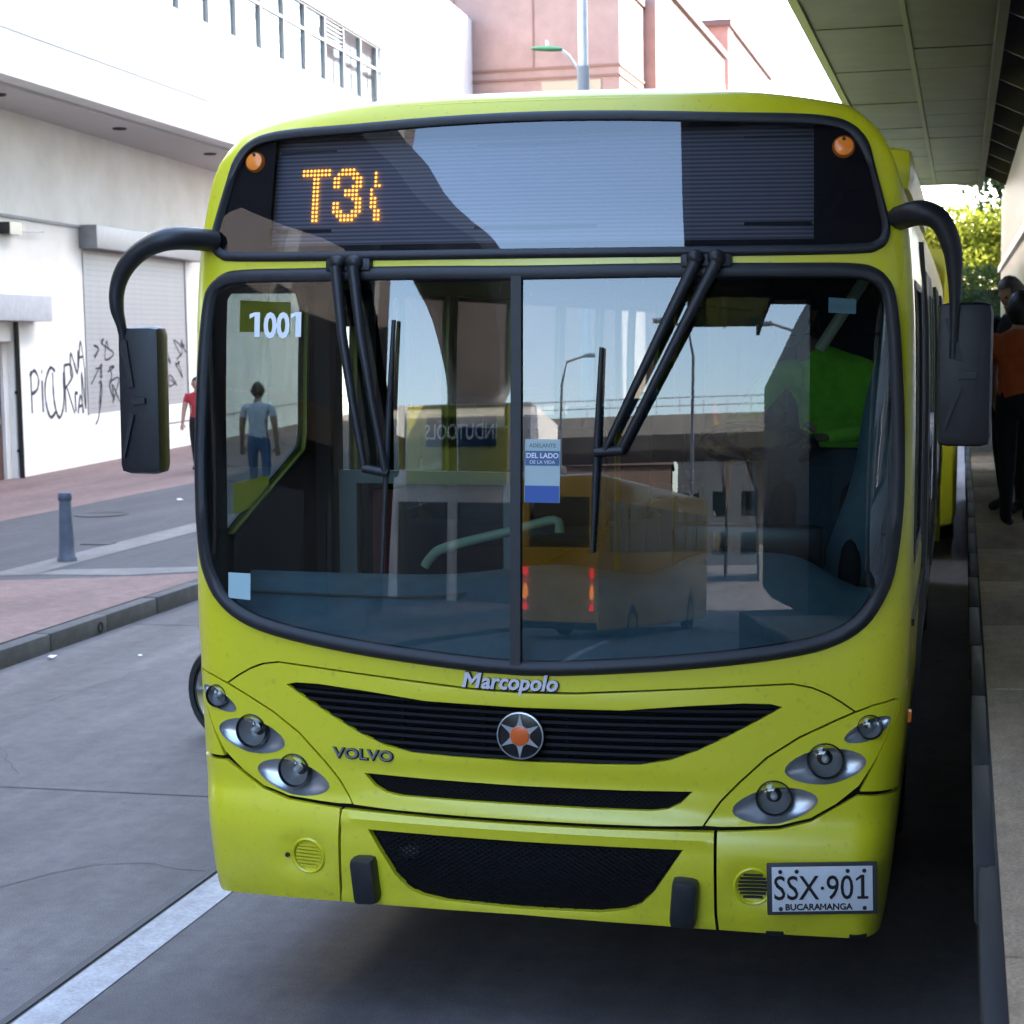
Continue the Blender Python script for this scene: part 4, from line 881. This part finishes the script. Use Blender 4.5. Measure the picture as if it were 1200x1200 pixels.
# --- wipers
def wiper(arms, link, blade, motor):
    wp = MB(); g = lambda p, h: Vector(smap(p[0], p[1], h))
    for a, b in arms: wp.tube([g(a, .05), g(((a[0]*2+b[0])/3, (a[1]*2+b[1])/3), .075), g(((a[0]+b[0]*2)/3, (a[1]+b[1]*2)/3), .07), g(b, .055)], [.022, .018, .015, .013], 8)
    o = wp.build('wiper_arm', PLAST, bus, 50)
    MB().tube([g(link[0], .055), g(link[1], .05)], .016, 8).build('wiper_link', PLAST, o, 50)
    MB().tube([g(blade[0], .028), g(((blade[0][0]+blade[1][0])/2, (blade[0][1]+blade[1][1])/2), .032), g(blade[1], .028)], [.008, .012, .007], 8).build('wiper_blade', BLK, o, 50)
    for a, b in arms: put(MB().lathe([(.026, .03), (.032, -.01), (.030, -.045), (.018, -.06), (.0001, -.062)], 14, axis='y'), at_skin(a[0], a[1]+.012, 0)).build('wiper_pivot', PLAST, o, 50)
    put(MB().box(-.085, .085, -.03, .02, -.022, .022, bev=.01), at_skin(motor[0], motor[1], .0)).build('wiper_bracket', PLAST, o, 40)
wiper([((-.69, 2.655), (-.565, 1.95)), ((-.625, 2.655), (-.488, 1.945))], ((-.57, 1.955), (-.478, 1.94)), ((-.475, 2.47), (-.507, 1.585)), (-.655, 2.662))
wiper([((.575, 2.655), (.285, 2.03)), ((.645, 2.655), (.338, 2.03))], ((.345, 2.03), (.25, 2.022)), ((.264, 2.375), (.243, 1.68)), (.61, 2.662))
# --- mirrors
def mirror(sg, arm, rad, hx0, hx1, y0, y1, z0, z1, lbl):
    o = MB().tube(cat_rom(arm, 5, closed=False), cat_rom([(r, r) for r in rad], 5, closed=False) and [q[0] for q in cat_rom([(r, r) for r in rad], 5, closed=False)], 12, flat=.8).build('mirror_arm', PLAST, bus, 50); o['label'] = lbl
    h = MB().box(hx0, hx1, y0, y1, z0, z1, bev=.035).build('mirror_housing', PLAST, o, 50)
    xm = (hx0+hx1)/2; zm = (z0+z1)/2; w2 = (hx1-hx0)/2
    # moulded ribs on the back of the housing
    MB().prism([(hx0+.02, z1-.05), (hx0+.045, z1-.05), (xm-.012, zm+.05), (xm-.03, zm+.05)], y0-.012, y0+.01, axis='y').build('housing_rib', PLAST, h)
    MB().prism([(hx0+.02, z0+.06), (hx0+.03, z0+.06), (xm-.012, zm-.05), (xm-.03, zm-.05)], y0-.012, y0+.01, axis='y').build('housing_rib', PLAST, h)
    MB().prism([(xm-.02, zm-.015), (hx1-.05, zm-.01), (hx1-.05, zm+.01), (xm-.02, zm+.015)], y0-.014, y0+.01, axis='y').build('housing_rib', PLAST, h)
    box('mirror_glass', CHROME, h, hx0+.02, hx1-.02, y1-.004, y1+.003, z0+.02, z1-.02)
mirror(-1, [(-1.20, .20, 2.76), (-1.30, .08, 2.765), (-1.40, .06, 2.735), (-1.475, .06, 2.675), (-1.515, .06, 2.60), (-1.522, .06, 2.52), (-1.505, .07, 2.42), (-1.50, .09, 2.2)], [.05, .052, .046, .042, .036, .032, .02, .014], -1.53, -1.365, .06, .17, 1.915, 2.452, 'black mirror arm on the pavement side')
mirror(1, [(1.24, .20, 2.80), (1.31, .13, 2.812), (1.37, .12, 2.785), (1.41, .12, 2.70), (1.422, .12, 2.60), (1.424, .12, 2.5), (1.422, .12, 2.34)], [.05, .052, .046, .040, .03, .022, .016], 1.372, 1.548, .12, .22, 2.048, 2.52, 'black mirror arm on the platform side')
# --- roof, sides, rear
BL = 11.9; ys_end = SC+BL-(Y0+RC*math.cos(PH0))
svals = [-ys_end+i*(ys_end-SC)/14 for i in range(14)]+[-SC+i*2*SC/56 for i in range(57)]+[SC+(i+1)*(ys_end-SC)/14 for i in range(14)]
rf = MB(); nr = 17
for s in svals:
    z0, z1 = zlim(s); rf.v.append(smap(s, zt_(s)-.012, -.004)); a0 = math.asin(.575)
    for k in range(9): a = a0+(math.pi/2-a0)*k/8; z = z0+(z1-z0)*math.sin(a)*.9998; rf.v.append(smap(s, z, 0))
    e = rf.v[-1]; yt = max(e[1], 1.3)
    for k in range(1, 8): t = k/7; rf.v.append((e[0]*(1-t), e[1]+(yt-e[1])*t, e[2]+(3.315-e[2])*math.sin(t*math.pi/2)))
nc = len(svals)
for i in range(nc-1):
    for k in range(nr-1): rf.f.append((i*nr+k, (i+1)*nr+k, (i+1)*nr+k+1, i*nr+k+1)); rf.mi.append(0)
roof = rf.build('roof', LIME, bus, 40, fix=False)
MB().box(.62, 1.22, 2.6, 6.4, 3.05, 3.27, bev=.08).build('roof_duct', LIME, roof, 40); MB().box(-1.12, -.62, 2.6, 6.4, 3.05, 3.27, bev=.08).build('roof_duct', LIME, roof, 40)
yS = lambda y: SC+y-(Y0+RC*math.cos(PH0))
def rectp(y0, y1, z0, z1): return [(yS(y0), z0), (yS(y1), z0), (yS(y1), z1), (yS(y0), z1)]
DW = [(yS(.42), 1.66), (yS(.50), 1.655), (yS(1.30), 1.93), (yS(1.33), 2.0), (yS(1.34), 2.54), (yS(1.27), 2.615), (yS(.50), 2.60), (yS(.43), 2.55)]
WR = [rectp(.45, 1.45, 1.62, 2.60)]+[rectp(1.75+k*1.42, 2.95+k*1.42, 1.55, 2.62) for k in range(7)]
WL = [DW]+[rectp(1.55, 2.0, 1.0, 2.6)]+[rectp(2.3+k*1.42, 3.55+k*1.42, 1.55, 2.62) for k in range(6)]
for sg, H_ in ((1, WR), (-1, WL)):
    zs_ = zt_(SE)-.003; o_ = [(SE+.004, .38), (ys_end, .38), (ys_end, zs_), (SE+.004, zs_)]; f2 = (lambda p: p) if sg > 0 else mir
    sdp = panel('side_panel', f2(o_), [f2(h) for h in H_], LIME, bus, 0, .03, .5, .3, edge=.12, smooth=30)
    for h in H_:
        panel('side_window', inset(f2(h), -.01), [], SIDG, sdp, -.012, 0, .6, edge=.3)
        ring('window_rubber', inset(f2(densify(h, .1)), -.006), [(0, .002), (.012, .007), (.03, .002), (.03, -.01)], BLK, sdp)
    z_ = 1.42; strip('trim_line', f2([(SE+.01, z_), (ys_end-.02, z_)]), .012, 0, .01, BLK, sdp)
lin = mir([(yS(.28), .95), (yS(1.52), .95), (yS(1.52), 2.84), (yS(.28), 2.84)])
panel('door_lining', lin, [mir(DW)], mat('lining_dark', (.035, .035, .036), .7), bus, -.04, 0, .4, edge=.1)
for f2 in (mir, lambda q: q): panel('corner_lining', f2([(1.262, 1.5), (yS(.30), 1.4), (yS(.30), 2.84), (1.235, 2.70)]), [], MATS['lining_dark'], bus, -.035, 0, .05, edge=.05)
STK = leaf_mat('sticker_lime', (.52, .50, .03), (.52, .50, .03), .75)
panel('door_sticker', mir([(yS(.60), 2.43), (yS(1.15), 2.43), (yS(1.15), 2.552), (yS(.60), 2.552)]), [], STK, bus, -.022, 0, .3, edge=.2)
panel('door_sticker', mir([(yS(.53), 1.725), (yS(.70), 1.735), (yS(.90), 1.80), (yS(.90), 1.85), (yS(.53), 1.845)]), [], STK, bus, -.022, 0, .3, edge=.2)
# sliding door leaves, seen on the platform side
for y0 in (2.05, 4.9, 7.7):
    for j in range(2): 
        d_ = panel('door_leaf', rectp(y0+j*.62, y0+.60+j*.62, 1.05, 2.68), [], mat('door_grey', (.10, .10, .10), .5), bus, .018, .015, .4, edge=.3)
        panel('door_glass', rectp(y0+j*.62+.08, y0+.52+j*.62, 1.2, 2.58), [], SIDG, d_, .022, 0, .4, edge=.3)
panel('door_edge_strip', rectp(1.9, 1.98, .6, 2.8), [], GREYP, bus, .02, .02, .3, edge=.3)
put(MB().box(-.03, .03, -.012, .01, -.02, .02, bev=.005), at_skin(yS(.9), .98, 0)).build('side_marker', AMBER, bus)
box('rear_panel', LIME, bus, -1.28, 1.28, BL, BL+.1, .4, 3.2); box('rear_window', WING, bus, -.9, .9, BL+.1, BL+.11, 1.7, 2.7)
for x in (-1.08, 1.08):
    for y in (2.75, 8.8):
        zc = .49+(-.0355 if x < 0 else -.0051)
        wh = MB().lathe([(.30, -.14), (.44, -.14), (.485, -.10), (.49, -.05), (.49, .05), (.485, .10), (.44, .14), (.30, .14)], 30, axis='x').build('wheel', TYRE, bus, 40); wh.location = (x, y, zc)
        MB().lathe([(.29, -.10), (.30, .10), (.2, .12), (.1, .10), (.0001, .1)], 20, axis='x').build('rim', STEEL, wh, 40)
box('chassis', VOID, bus, -1.0, 1.0, .6, 11.6, .42, .80); box('axle', VOID, bus, -.95, .95, 2.65, 2.85, .38, .5)
# --- interior
box('floor', mat('bus_floor', (.06, .06, .065), .7), bus, -1.2, 1.2, .9, 11.8, .84, .90); box('ceiling', CEIL, bus, -1.15, 1.15, .75, 11.8, 2.86, 2.90)
box('side_lining', INTW, bus, -1.265, -1.235, 2.2, 11.8, .9, 1.54); box('side_lining', INTW, bus, 1.235, 1.265, 1.2, 11.8, .9, 1.54)
box('rear_lining', INTW, bus, -1.2, 1.2, 11.7, 11.8, .9, 1.7)
ds = MB(); PR = [(.0, 1.26), (.03, 1.315), (.16, 1.37), (.30, 1.42), (.40, 1.485), (.50, 1.515), (.58, 1.49), (.62, 1.40), (.63, .95)]; nx = 48
for i in range(nx+1):
    x = -1.2+2.4*i/nx; yf = smap(x, 1.30, -.045)[1]
    hump = .05*math.exp(-((x-.02)/.30)**2)+.12*math.exp(-((x-.72)/.30)**4)
    for k, (y, z) in enumerate(PR): 
        wgt = [0, 0, .1, .45, .9, 1, .9, .6, 0][k]; ds.v.append((x, yf+y*(1-.25*abs(x)/1.2), z+hump*wgt))
for i in range(nx):
    for k in range(len(PR)-1): a = i*len(PR)+k; b = a+len(PR); ds.f.append((a, b, b+1, a+1)); ds.mi.append(0)
dash = ds.build('dashboard', TEAL, bus, 50, fix=False)
strip2 = [(x/20, smap(x/20, 1.3, -.045)[1]+.33*(1-.25*abs(x/20)/1.2), 1.452+.12*.6*(math.exp(-((x/20-.02)/.30)**2)+math.exp(-((x/20-.72)/.30)**4))) for x in range(-23, -5)]
MB().tube(strip2, .007, 6).build('dash_seam', GREYP, dash, 50)
MB().box(.42, .98, .60, .72, 1.55, 1.72, bev=.03).build('instrument_panel', BLKG, dash, 40)
# steering wheel
sw = MB(); c = Vector((.71, .85, 2.0)); tl = Matrix.Rotation(R(-24), 3, 'X')
sw.tube([c+tl @ Vector((.215*math.cos(a*math.pi/18), .215*math.sin(a*math.pi/18), 0)) for a in range(37)], .015, 8, caps=False)
for a in (90, 210, 330): sw.tube([c+tl @ Vector((.21*math.cos(R(a)), .21*math.sin(R(a)), 0)), c+tl @ Vector((.03*math.cos(R(a)), .03*math.sin(R(a)), -.05))], [.012, .018], 6)
sw.lathe([(.0001, 1.93), (.05, 1.93), (.06, 1.95), (.05, 1.97), (.0001, 1.975)], 16, c=(.71, .85, 0))
sw.build('steering_wheel', BLKG, bus, 50); MB().tube([(.71, .85, 1.95), (.71, .66, 1.45)], .05, 10).build('steering_column', BLKG, bus, 50)
# driver's seat, door pillar, rails
ds_ = MB().box(.72, 1.22, 1.25, 1.75, 1.62, 1.78, bev=.05).build('driver_seat', SEATF, bus, 40)
MB().box(.74, 1.20, 1.62, 1.76, 1.76, 2.42, bev=.05).build('backrest', SEATF, ds_, 40); MB().box(.86, 1.10, 1.64, 1.74, 2.40, 2.60, bev=.04).build('headrest', SEATF, ds_, 40); MB().box(.8, 1.15, 1.3, 1.7, .9, 1.62).build('seat_base', BLKG, ds_)
pl = MB(); P = cat_rom([(.99, .95, 1.40), (1.06, .95, 1.62), (1.13, .95, 1.87), (1.165, .95, 2.16), (1.20, .95, 2.36), (1.21, .95, 2.6)], 5, closed=False); pl.tube(P, [.095-.05*i/(len(P)-1) for i in range(len(P))], 10, flat=.55); pl.build('door_pillar', TEAL, bus, 50)
MB().tube([(.93, .9, 2.358), (1.0, .9, 2.47), (1.098, .9, 2.626)], .022, 8).build('grab_rail', CREAM, bus, 50)
MB().tube(cat_rom([(-.485, .45, 1.555), (-.46, .45, 1.59), (-.40, .45, 1.63), (-.161, .5, 1.692), (-.0, .5, 1.735), (.02, .5, 1.69)], 4, closed=False), .018, 8).build('grab_rail', mat('grab_green', (.45, .50, .30), .4), bus, 50)
MB().box(.66, 1.17, .98, 1.04, 1.2, 1.985, bev=.025).build('driver_console', SEATF, bus, 40)
MB().box(.35, 1.2, 2.0, 2.04, .9, 1.9).build('driver_partition', GREYP, bus); MB().box(.35, 1.2, 2.01, 2.03, 1.9, 2.8).build('partition_glass', SIDG, bus)
# front entrance: frame, rails
FRW = mat('frame_pale', (.45, .46, .44), .5)
fp = MB(); fp.box(-1.19, -.36, 1.48, 1.52, 1.775, 1.83); fp.box(-1.18, -1.10, 1.48, 1.52, .9, 1.775); fp.box(-.44, -.36, 1.48, 1.52, .9, 1.775); fp.build('entrance_frame', FRW, bus)
MB().box(-1.09, -.45, 1.495, 1.505, .95, 1.77).build('entrance_glass', SIDG, bus)
MB().box(-1.0, -.9, 1.40, 1.46, 1.0, 1.75).build('red_pad', mat('red_pad', (.22, .03, .02), .6), bus)
for x, y in ((-1.02, 1.9), (-.45, 4.2), (.45, 4.2), (-.45, 6.4), (.45, 6.4), (-.45, 8.6), (.45, 8.6)): MB().tube([(x, y, .9), (x, y, 2.87)], .018, 8).build('pole', YELR, bus, 50)
for x in (-.5, .5): MB().tube([(x, 2.1, 2.62), (x, 11.4, 2.62)], .016, 8).build('ceiling_rail', YELR, bus, 50)
box('inner_pillar', mat('pillar_brown', (.07, .055, .045), .7), bus, -1.25, -1.18, 1.38, 1.54, .9, 2.86); box('inner_pillar', MATS['pillar_brown'], bus, -1.25, -1.18, 2.02, 2.28, .9, 2.86)
box('header_lining', MATS['pillar_brown'], bus, -1.19, 1.19, .75, .8, 2.62, 2.87)
pst = None
for y in (3.2, 4.6, 6.0, 7.4, 9.0):
    for x in (-.98, -.56, .56, .98):
        if x > 0 and y < 4: continue
        m = MB(); m.box(-.2, .2, -.2, .22, .42, .50, bev=.03); m.box(-.2, .2, .2, .26, .48, 1.02, bev=.03)
        if pst is None: pst = m.build('passenger_seat', mat('seat_blue', (.05, .09, .16), .6), bus, 40); pst.location = (x, y, .9)
        else: inst(pst, bus, (x, y, .9))
MB().box(-.05, .12, .82, .86, 2.60, 2.74, bev=.02).build('inner_mirror', BLKG, bus, 40); MB().box(-1.0, -.86, 1.0, 1.04, 2.45, 2.6, bev=.02).build('inner_mirror', BLKG, bus, 40)
# ---------------------------------------------------------------- people
SKIN = mat('skin', (.36, .20, .13), .55, noise=.08, nscale=12); HAIR = mat('hair_black', (.012, .010, .009), .55, noise=.3, nscale=60)
def cloth(name, c): return mat(name, c, .9, noise=.18, nscale=14, bump=.25, bscale=25)
def skinned(J, B, rad, root):
    me = bpy.data.meshes.new('sk'); names = list(J); me.from_pydata([J[k] for k in names], [(names.index(a), names.index(b)) for a, b in B], [])
    o = bpy.data.objects.new('sk', me); COL.objects.link(o); md = o.modifiers.new('s', 'SKIN'); md.use_smooth_shade = True
    for i, k in enumerate(names):
        r = rad[k]; me.skin_vertices[0].data[i].radius = r if isinstance(r, tuple) else (r, r)
        me.skin_vertices[0].data[i].use_root = (k == root)
    sb_ = o.modifiers.new('d', 'SUBSURF'); sb_.levels = 2; sb_.render_levels = 2
    bpy.context.view_layer.update()
    dg = bpy.context.evaluated_depsgraph_get(); m2 = bpy.data.meshes.new_from_object(o.evaluated_get(dg))
    v = [tuple(p.co) for p in m2.vertices]; f = [tuple(p.vertices) for p in m2.polygons]
    bpy.data.objects.remove(o); bpy.data.meshes.remove(me); bpy.data.meshes.remove(m2); return v, f
def seg_d(p, a, b):
    ab = b-a; t = max(0, min(1, (p-a).dot(ab)/max(1e-9, ab.dot(ab)))); return (p-(a+ab*t)).length, t
def person(label, J, facing, head_yaw, cols, group=None, hair_long=False, sleeve=.5, pitch=0.):
    """J: joint positions; facing: direction the body looks along (angle from +X)"""
    J = {k: Vector(v) for k, v in J.items()}
    B = [('pelvis', 'spine'), ('spine', 'chest'), ('chest', 'neck'), ('neck', 'nape')]
    for q in 'LR': B += [('chest', 'sh'+q), ('sh'+q, 'el'+q), ('el'+q, 'wr'+q), ('pelvis', 'hip'+q), ('hip'+q, 'kn'+q), ('kn'+q, 'an'+q), ('an'+q, 'toe'+q)]
    rad = {'pelvis': (.15, .11), 'spine': (.13, .10), 'chest': (.15, .11), 'neck': .055, 'nape': .05}
    for q in 'LR': rad.update({'sh'+q: .065, 'el'+q: .044, 'wr'+q: .03, 'hip'+q: .088, 'kn'+q: .06, 'an'+q: .042, 'toe'+q: .034})
    v, f = skinned({k: tuple(x) for k, x in J.items() if k != 'head'}, B, rad, 'pelvis')
    SH, PT, SK, SHOE = 0, 1, 2, 3; mb = MB(); mi = []
    segs = [(J[a], J[b], a, b) for a, b in B]
    for q in f:
        c = sum((Vector(v[i]) for i in q), Vector())/len(q); best = min(((seg_d(c, a, b), n1, n2) for a, b, n1, n2 in segs), key=lambda z: z[0][0]); (d, t), n1, n2 = best
        if n2[:2] == 'wr' : k = SK if sleeve < .9 else SH
        elif n2[:2] == 'el': k = SH if t < sleeve else SK
        elif n1 == 'neck': k = SK
        elif n1[:3] == 'hip' or n1[:2] == 'kn' or n2[:3] == 'hip': k = PT
        elif n1[:2] == 'an': k = SHOE
        elif n1 == 'pelvis' : k = PT if t < .1 else SH
        else: k = SH
        mi.append(k)
    mb.v = list(v); mb.f = list(f); mb.mi = mi
    # hands: palm, four fingers, thumb, slightly curled
    for q in 'LR':
        w_ = J['wr'+q]; d = (w_-J['el'+q]).normalized(); side = d.cross(Vector((math.cos(facing), math.sin(facing), .2))).normalized(); nrm = side.cross(d)
        mb.tube([w_-d*.01, w_+d*.03, w_+d*.085], [.024, .036, .036], 8, SK, flat=.5)
        for i in range(4):
            b = w_+d*.08+side*(i-1.5)*.018; ln = (.062, .074, .07, .055)[i]; mb.tube([b, b+d*ln*.5+nrm*.008, b+d*ln*.85+nrm*.028], [.0095, .009, .007], 6, SK)
        sgn = 1 if q == 'L' else -1; b = w_+d*.03+side*.03*sgn; mb.tube([b, b+d*.03+side*.025*sgn, b+d*.058+side*.03*sgn+nrm*.012], [.012, .0105, .008], 6, SK)
    # head
    hc = J['head']; Rz = Matrix.Rotation(head_yaw, 3, 'Z') @ Matrix.Rotation(pitch, 3, 'Y'); b0 = len(mb.v); nu, nv = 20, 16
    def hp(u, vv, grow=0.):
        th = math.pi*vv; ph = 2*math.pi*u; x, y, z = math.sin(th)*math.cos(ph), math.sin(th)*math.sin(ph), math.cos(th)
        X, Y, Z = x*(.098+grow), y*(.077+grow), z*(.122+grow)
        if Z < 0: k = 1+.28*Z/.122; Y *= k; X *= (1+.12*Z/.122)
        if x > .2 and -.5 < z < .25 and grow == 0:
            nose = math.exp(-(y/.16)**2)*math.exp(-((z+.12)/.2)**2); X += .020*nose; eye = math.exp(-((abs(y)-.38)/.16)**2)*math.exp(-((z-.08)/.11)**2); X -= .010*eye
            lip = math.exp(-(y/.3)**2)*math.exp(-((z+.48)/.05)**2); X += .006*lip
        return hc+Rz @ Vector((X, Y, Z))
    for j in range(nv+1):
        for i in range(nu): mb.v.append(tuple(hp(i/nu, j/nv)))
    for j in range(nv):
        for i in range(nu): i2 = (i+1) % nu; mb.f.append((b0+j*nu+i, b0+(j+1)*nu+i, b0+(j+1)*nu+i2, b0+j*nu+i2)); mb.mi.append(SK)
    for sg in (-1, 1):
        e = hc+Rz @ Vector((.083, .030*sg, .008)); 
        mb.lathe([(.0001, -.011), (.008, -.008), (.011, 0), (.008, .008), (.0001, .011)], 8, c=e, mi=4)
        p0 = hc+Rz @ Vector((-.004, .077*sg, .02)); mb.tube([p0, p0+Rz @ Vector((-.012, .014*sg, .0)), p0+Rz @ Vector((-.006, .008*sg, -.04))], [.014, .018, .010], 6, SK)
    mb.tube([hc+Rz @ Vector((.086, -.022, -.062)), hc+Rz @ Vector((.092, 0, -.060)), hc+Rz @ Vector((.086, .022, -.062))], [.003, .006, .003], 6, 5)
    # join the soles to shoe height
    root_ = mb.build('person', [cols[0], cols[1], SKIN, cols[2], HAIR, mat('lips', (.30, .10, .08), .5)], None, 60, fix=True)
    tag(root_, label, 'person', group)
    hb = MB(); n0 = 0
    for j in range(nv+1):
        for i in range(nu): hb.v.append(tuple(hp(i/nu, j/nv, .013+.004*math.sin(i*2.1+j*1.3))))
    for j in range(nv):
        for i in range(nu):
            ph = (i+.5)/nu; fr = min(ph, 1-ph); lim = .30 if fr < .16 else (.42 if fr < .24 else (.62 if not hair_long else .95))
            if (j+.5)/nv < lim: i2 = (i+1) % nu; hb.f.append((j*nu+i, (j+1)*nu+i, (j+1)*nu+i2, j*nu+i2)); hb.mi.append(0)
    hb.build('hair', HAIR, root_, 60, fix=False)
    return root_
def stand(x, y, z, h, face, stride=0., arms=(0., 0.), lean=0., bend=(.15, .15)):
    """standing or walking pose, face = direction angle"""
    f = Vector((math.cos(face), math.sin(face), 0)); s = Vector((-f.y, f.x, 0)); k = h/1.72; o = Vector((x, y, z)); U = Vector((0, 0, 1))
    P = lambda a, b, c: o+f*a*k+s*b*k+U*c*k
    J = {'pelvis': P(0, 0, .95), 'spine': P(lean*.2, 0, 1.12), 'chest': P(lean*.5, 0, 1.32), 'neck': P(lean*.8, 0, 1.46), 'nape': P(lean+.01, 0, 1.53), 'head': P(lean*1.1+.03, 0, 1.60)}
    for q, sg, ph in (('L', 1, 1), ('R', -1, -1)):
        st_ = stride*ph; ar = arms[0 if q == 'L' else 1]; bd = bend[0 if q == 'L' else 1]
        J['hip'+q] = P(0, .095*sg, .88); J['kn'+q] = P(st_*.5+.03, .1*sg, .48); J['an'+q] = P(st_*.95-.02, .1*sg, .075+max(0, -st_)*.12); J['toe'+q] = P(st_*.95+.15, .12*sg, .035+max(0, -st_)*.02)
        J['sh'+q] = P(lean*.7, .185*sg, 1.40); a1 = ar; ex, ez = math.sin(a1)*.29, -math.cos(a1)*.29; J['el'+q] = P(lean*.7+ex, .235*sg, 1.40+ez); a2 = ar+bd; J['wr'+q] = P(lean*.7+ex+math.sin(a2)*.25, .25*sg, 1.40+ez-math.cos(a2)*.25)
    return J
DK = cloth('black_trousers', (.012, .012, .016)); JEAN = cloth('blue_jeans', (.07, .12, .22)); SHOE_ = mat('dark_shoes', (.02, .02, .02), .6)
person('person in a red shirt walking along the shop wall, half hidden by the bus', stand(-13.1, 29.9, .15, 1.66, R(-75), .28, (-.45, .3)), R(-75), R(-80), [cloth('red_shirt', (.40, .03, .04)), DK, SHOE_])
person('person in a pale shirt and blue jeans seen through the bus door glass', stand(-9.28, 23.2, .15, 1.72, R(100), .12, (.1, -.1)), R(100), R(100), [cloth('pale_shirt', (.55, .56, .62)), JEAN, SHOE_])
person('person in an orange shirt and black trousers seen from behind on the platform', stand(.37, 12.55, 1.1, 1.56, R(70), .05, (.25, .2), bend=(.5, .9)), R(70), R(80), [cloth('orange_shirt', (.50, .095, .025)), DK, SHOE_], hair_long=True, sleeve=.65)
person('person in a black top looking down behind the one in orange on the platform', stand(.36, 13.7, 1.1, 1.70, R(235), .05, (.2, .2), lean=-.0), R(235), R(225), [cloth('black_top', (.012, .012, .014)), DK, SHOE_], sleeve=.95, pitch=R(22))
BM = Matrix.Translation((-1.4821, 6.0295, .0205)) @ Matrix.Rotation(R(.8), 4, 'Y')
DJ = {'pelvis': (.97, 1.48, 1.86), 'spine': (.97, 1.44, 2.02), 'chest': (.95, 1.36, 2.20), 'neck': (.87, 1.28, 2.345), 'nape': (.83, 1.26, 2.41), 'head': (.79, 1.22, 2.485),
      'shR': (.76, 1.30, 2.27), 'elR': (.62, 1.12, 2.08), 'wrR': (.56, .92, 2.035), 'shL': (1.13, 1.34, 2.24), 'elL': (1.17, 1.14, 2.05), 'wrL': (.95, .90, 2.03),
      'hipR': (.88, 1.42, 1.84), 'knR': (.80, 1.02, 1.86), 'anR': (.78, .88, 1.40), 'toeR': (.78, .74, 1.37), 'hipL': (1.06, 1.42, 1.84), 'knL': (1.06, 1.02, 1.86), 'anL': (1.05, .88, 1.40), 'toeL': (1.05, .74, 1.37)}
person('bus driver in a bright green shirt holding the steering wheel', {k: BM @ Vector(v) for k, v in DJ.items()}, R(-90), R(-85), [cloth('green_shirt', (.26, .74, .04)), DK, SHOE_], sleeve=.98, pitch=R(8))
# ---------------------------------------------------------------- motorcycle beside the bus, all but its front wheel hidden
mc = empty('motorcycle', (-4.42, 10.3, 0), R(0)); tag(mc, 'motorcycle waiting beside the bus, only its front wheel showing', 'motorcycle'); mc.rotation_euler = (0, 0, R(62))
def whl(y):
    wv = MB().lathe([(.215, -.045), (.255, -.05), (.275, -.03), (.28, 0), (.275, .03), (.255, .05), (.215, .045)], 30, axis='x').build('wheel', TYRE, mc, 50); wv.location = (0, y, .281)
    MB().lathe([(.22, -.03), (.22, .03), (.2, .03), (.2, -.03)], 24, axis='x').build('rim', STEEL, wv, 50); MB().lathe([(.0001, -.05), (.06, -.05), (.07, 0), (.06, .05), (.0001, .05)], 14, axis='x').build('hub', GALV, wv, 50)
    for k in range(6): MB().tube([(0, .05*math.cos(k*R(60)), .05*math.sin(k*R(60))), (0, .205*math.cos(k*R(60)), .205*math.sin(k*R(60)))], .012, 6).build('spoke', GALV, wv)
whl(0); whl(-1.22)
for s in (-.075, .075): MB().tube([(s, 0, .28), (s, -.22, .82), (s, -.27, .95)], .02, 8).build('fork', GALV, mc, 50)
MB().tube([(-.34, -.36, 1.03), (-.2, -.27, 1.0), (.2, -.27, 1.0), (.34, -.36, 1.03)], .014, 8).build('handlebar', BLKG, mc, 50)
MB().box(-.12, .12, -.68, -.3, .68, .88, bev=.06).build('fuel_tank', mat('moto_blue', (.03, .05, .2), .3), mc, 40); MB().box(-.12, .12, -1.35, -.68, .68, .77, bev=.04).build('seat', BLK, mc, 40); MB().box(-.13, .13, -.82, -.42, .26, .62, bev=.05).build('engine', STEEL, mc, 40)
MB().tube([(.1, -1.22, .28), (.1, -.7, .42), (0, -.3, .8)], .022, 8).build('frame', BLKG, mc, 50); MB().tube([(.15, -.5, .25), (.16, -1.4, .34)], .04, 10).build('exhaust', CHROME, mc, 50); MB().lathe([(.0001, .06), (.08, .05), (.085, 0), (.05, -.06), (.0001, -.06)], 16, c=(0, -.2, .86), axis='y').build('headlight', CHROME, mc, 50)
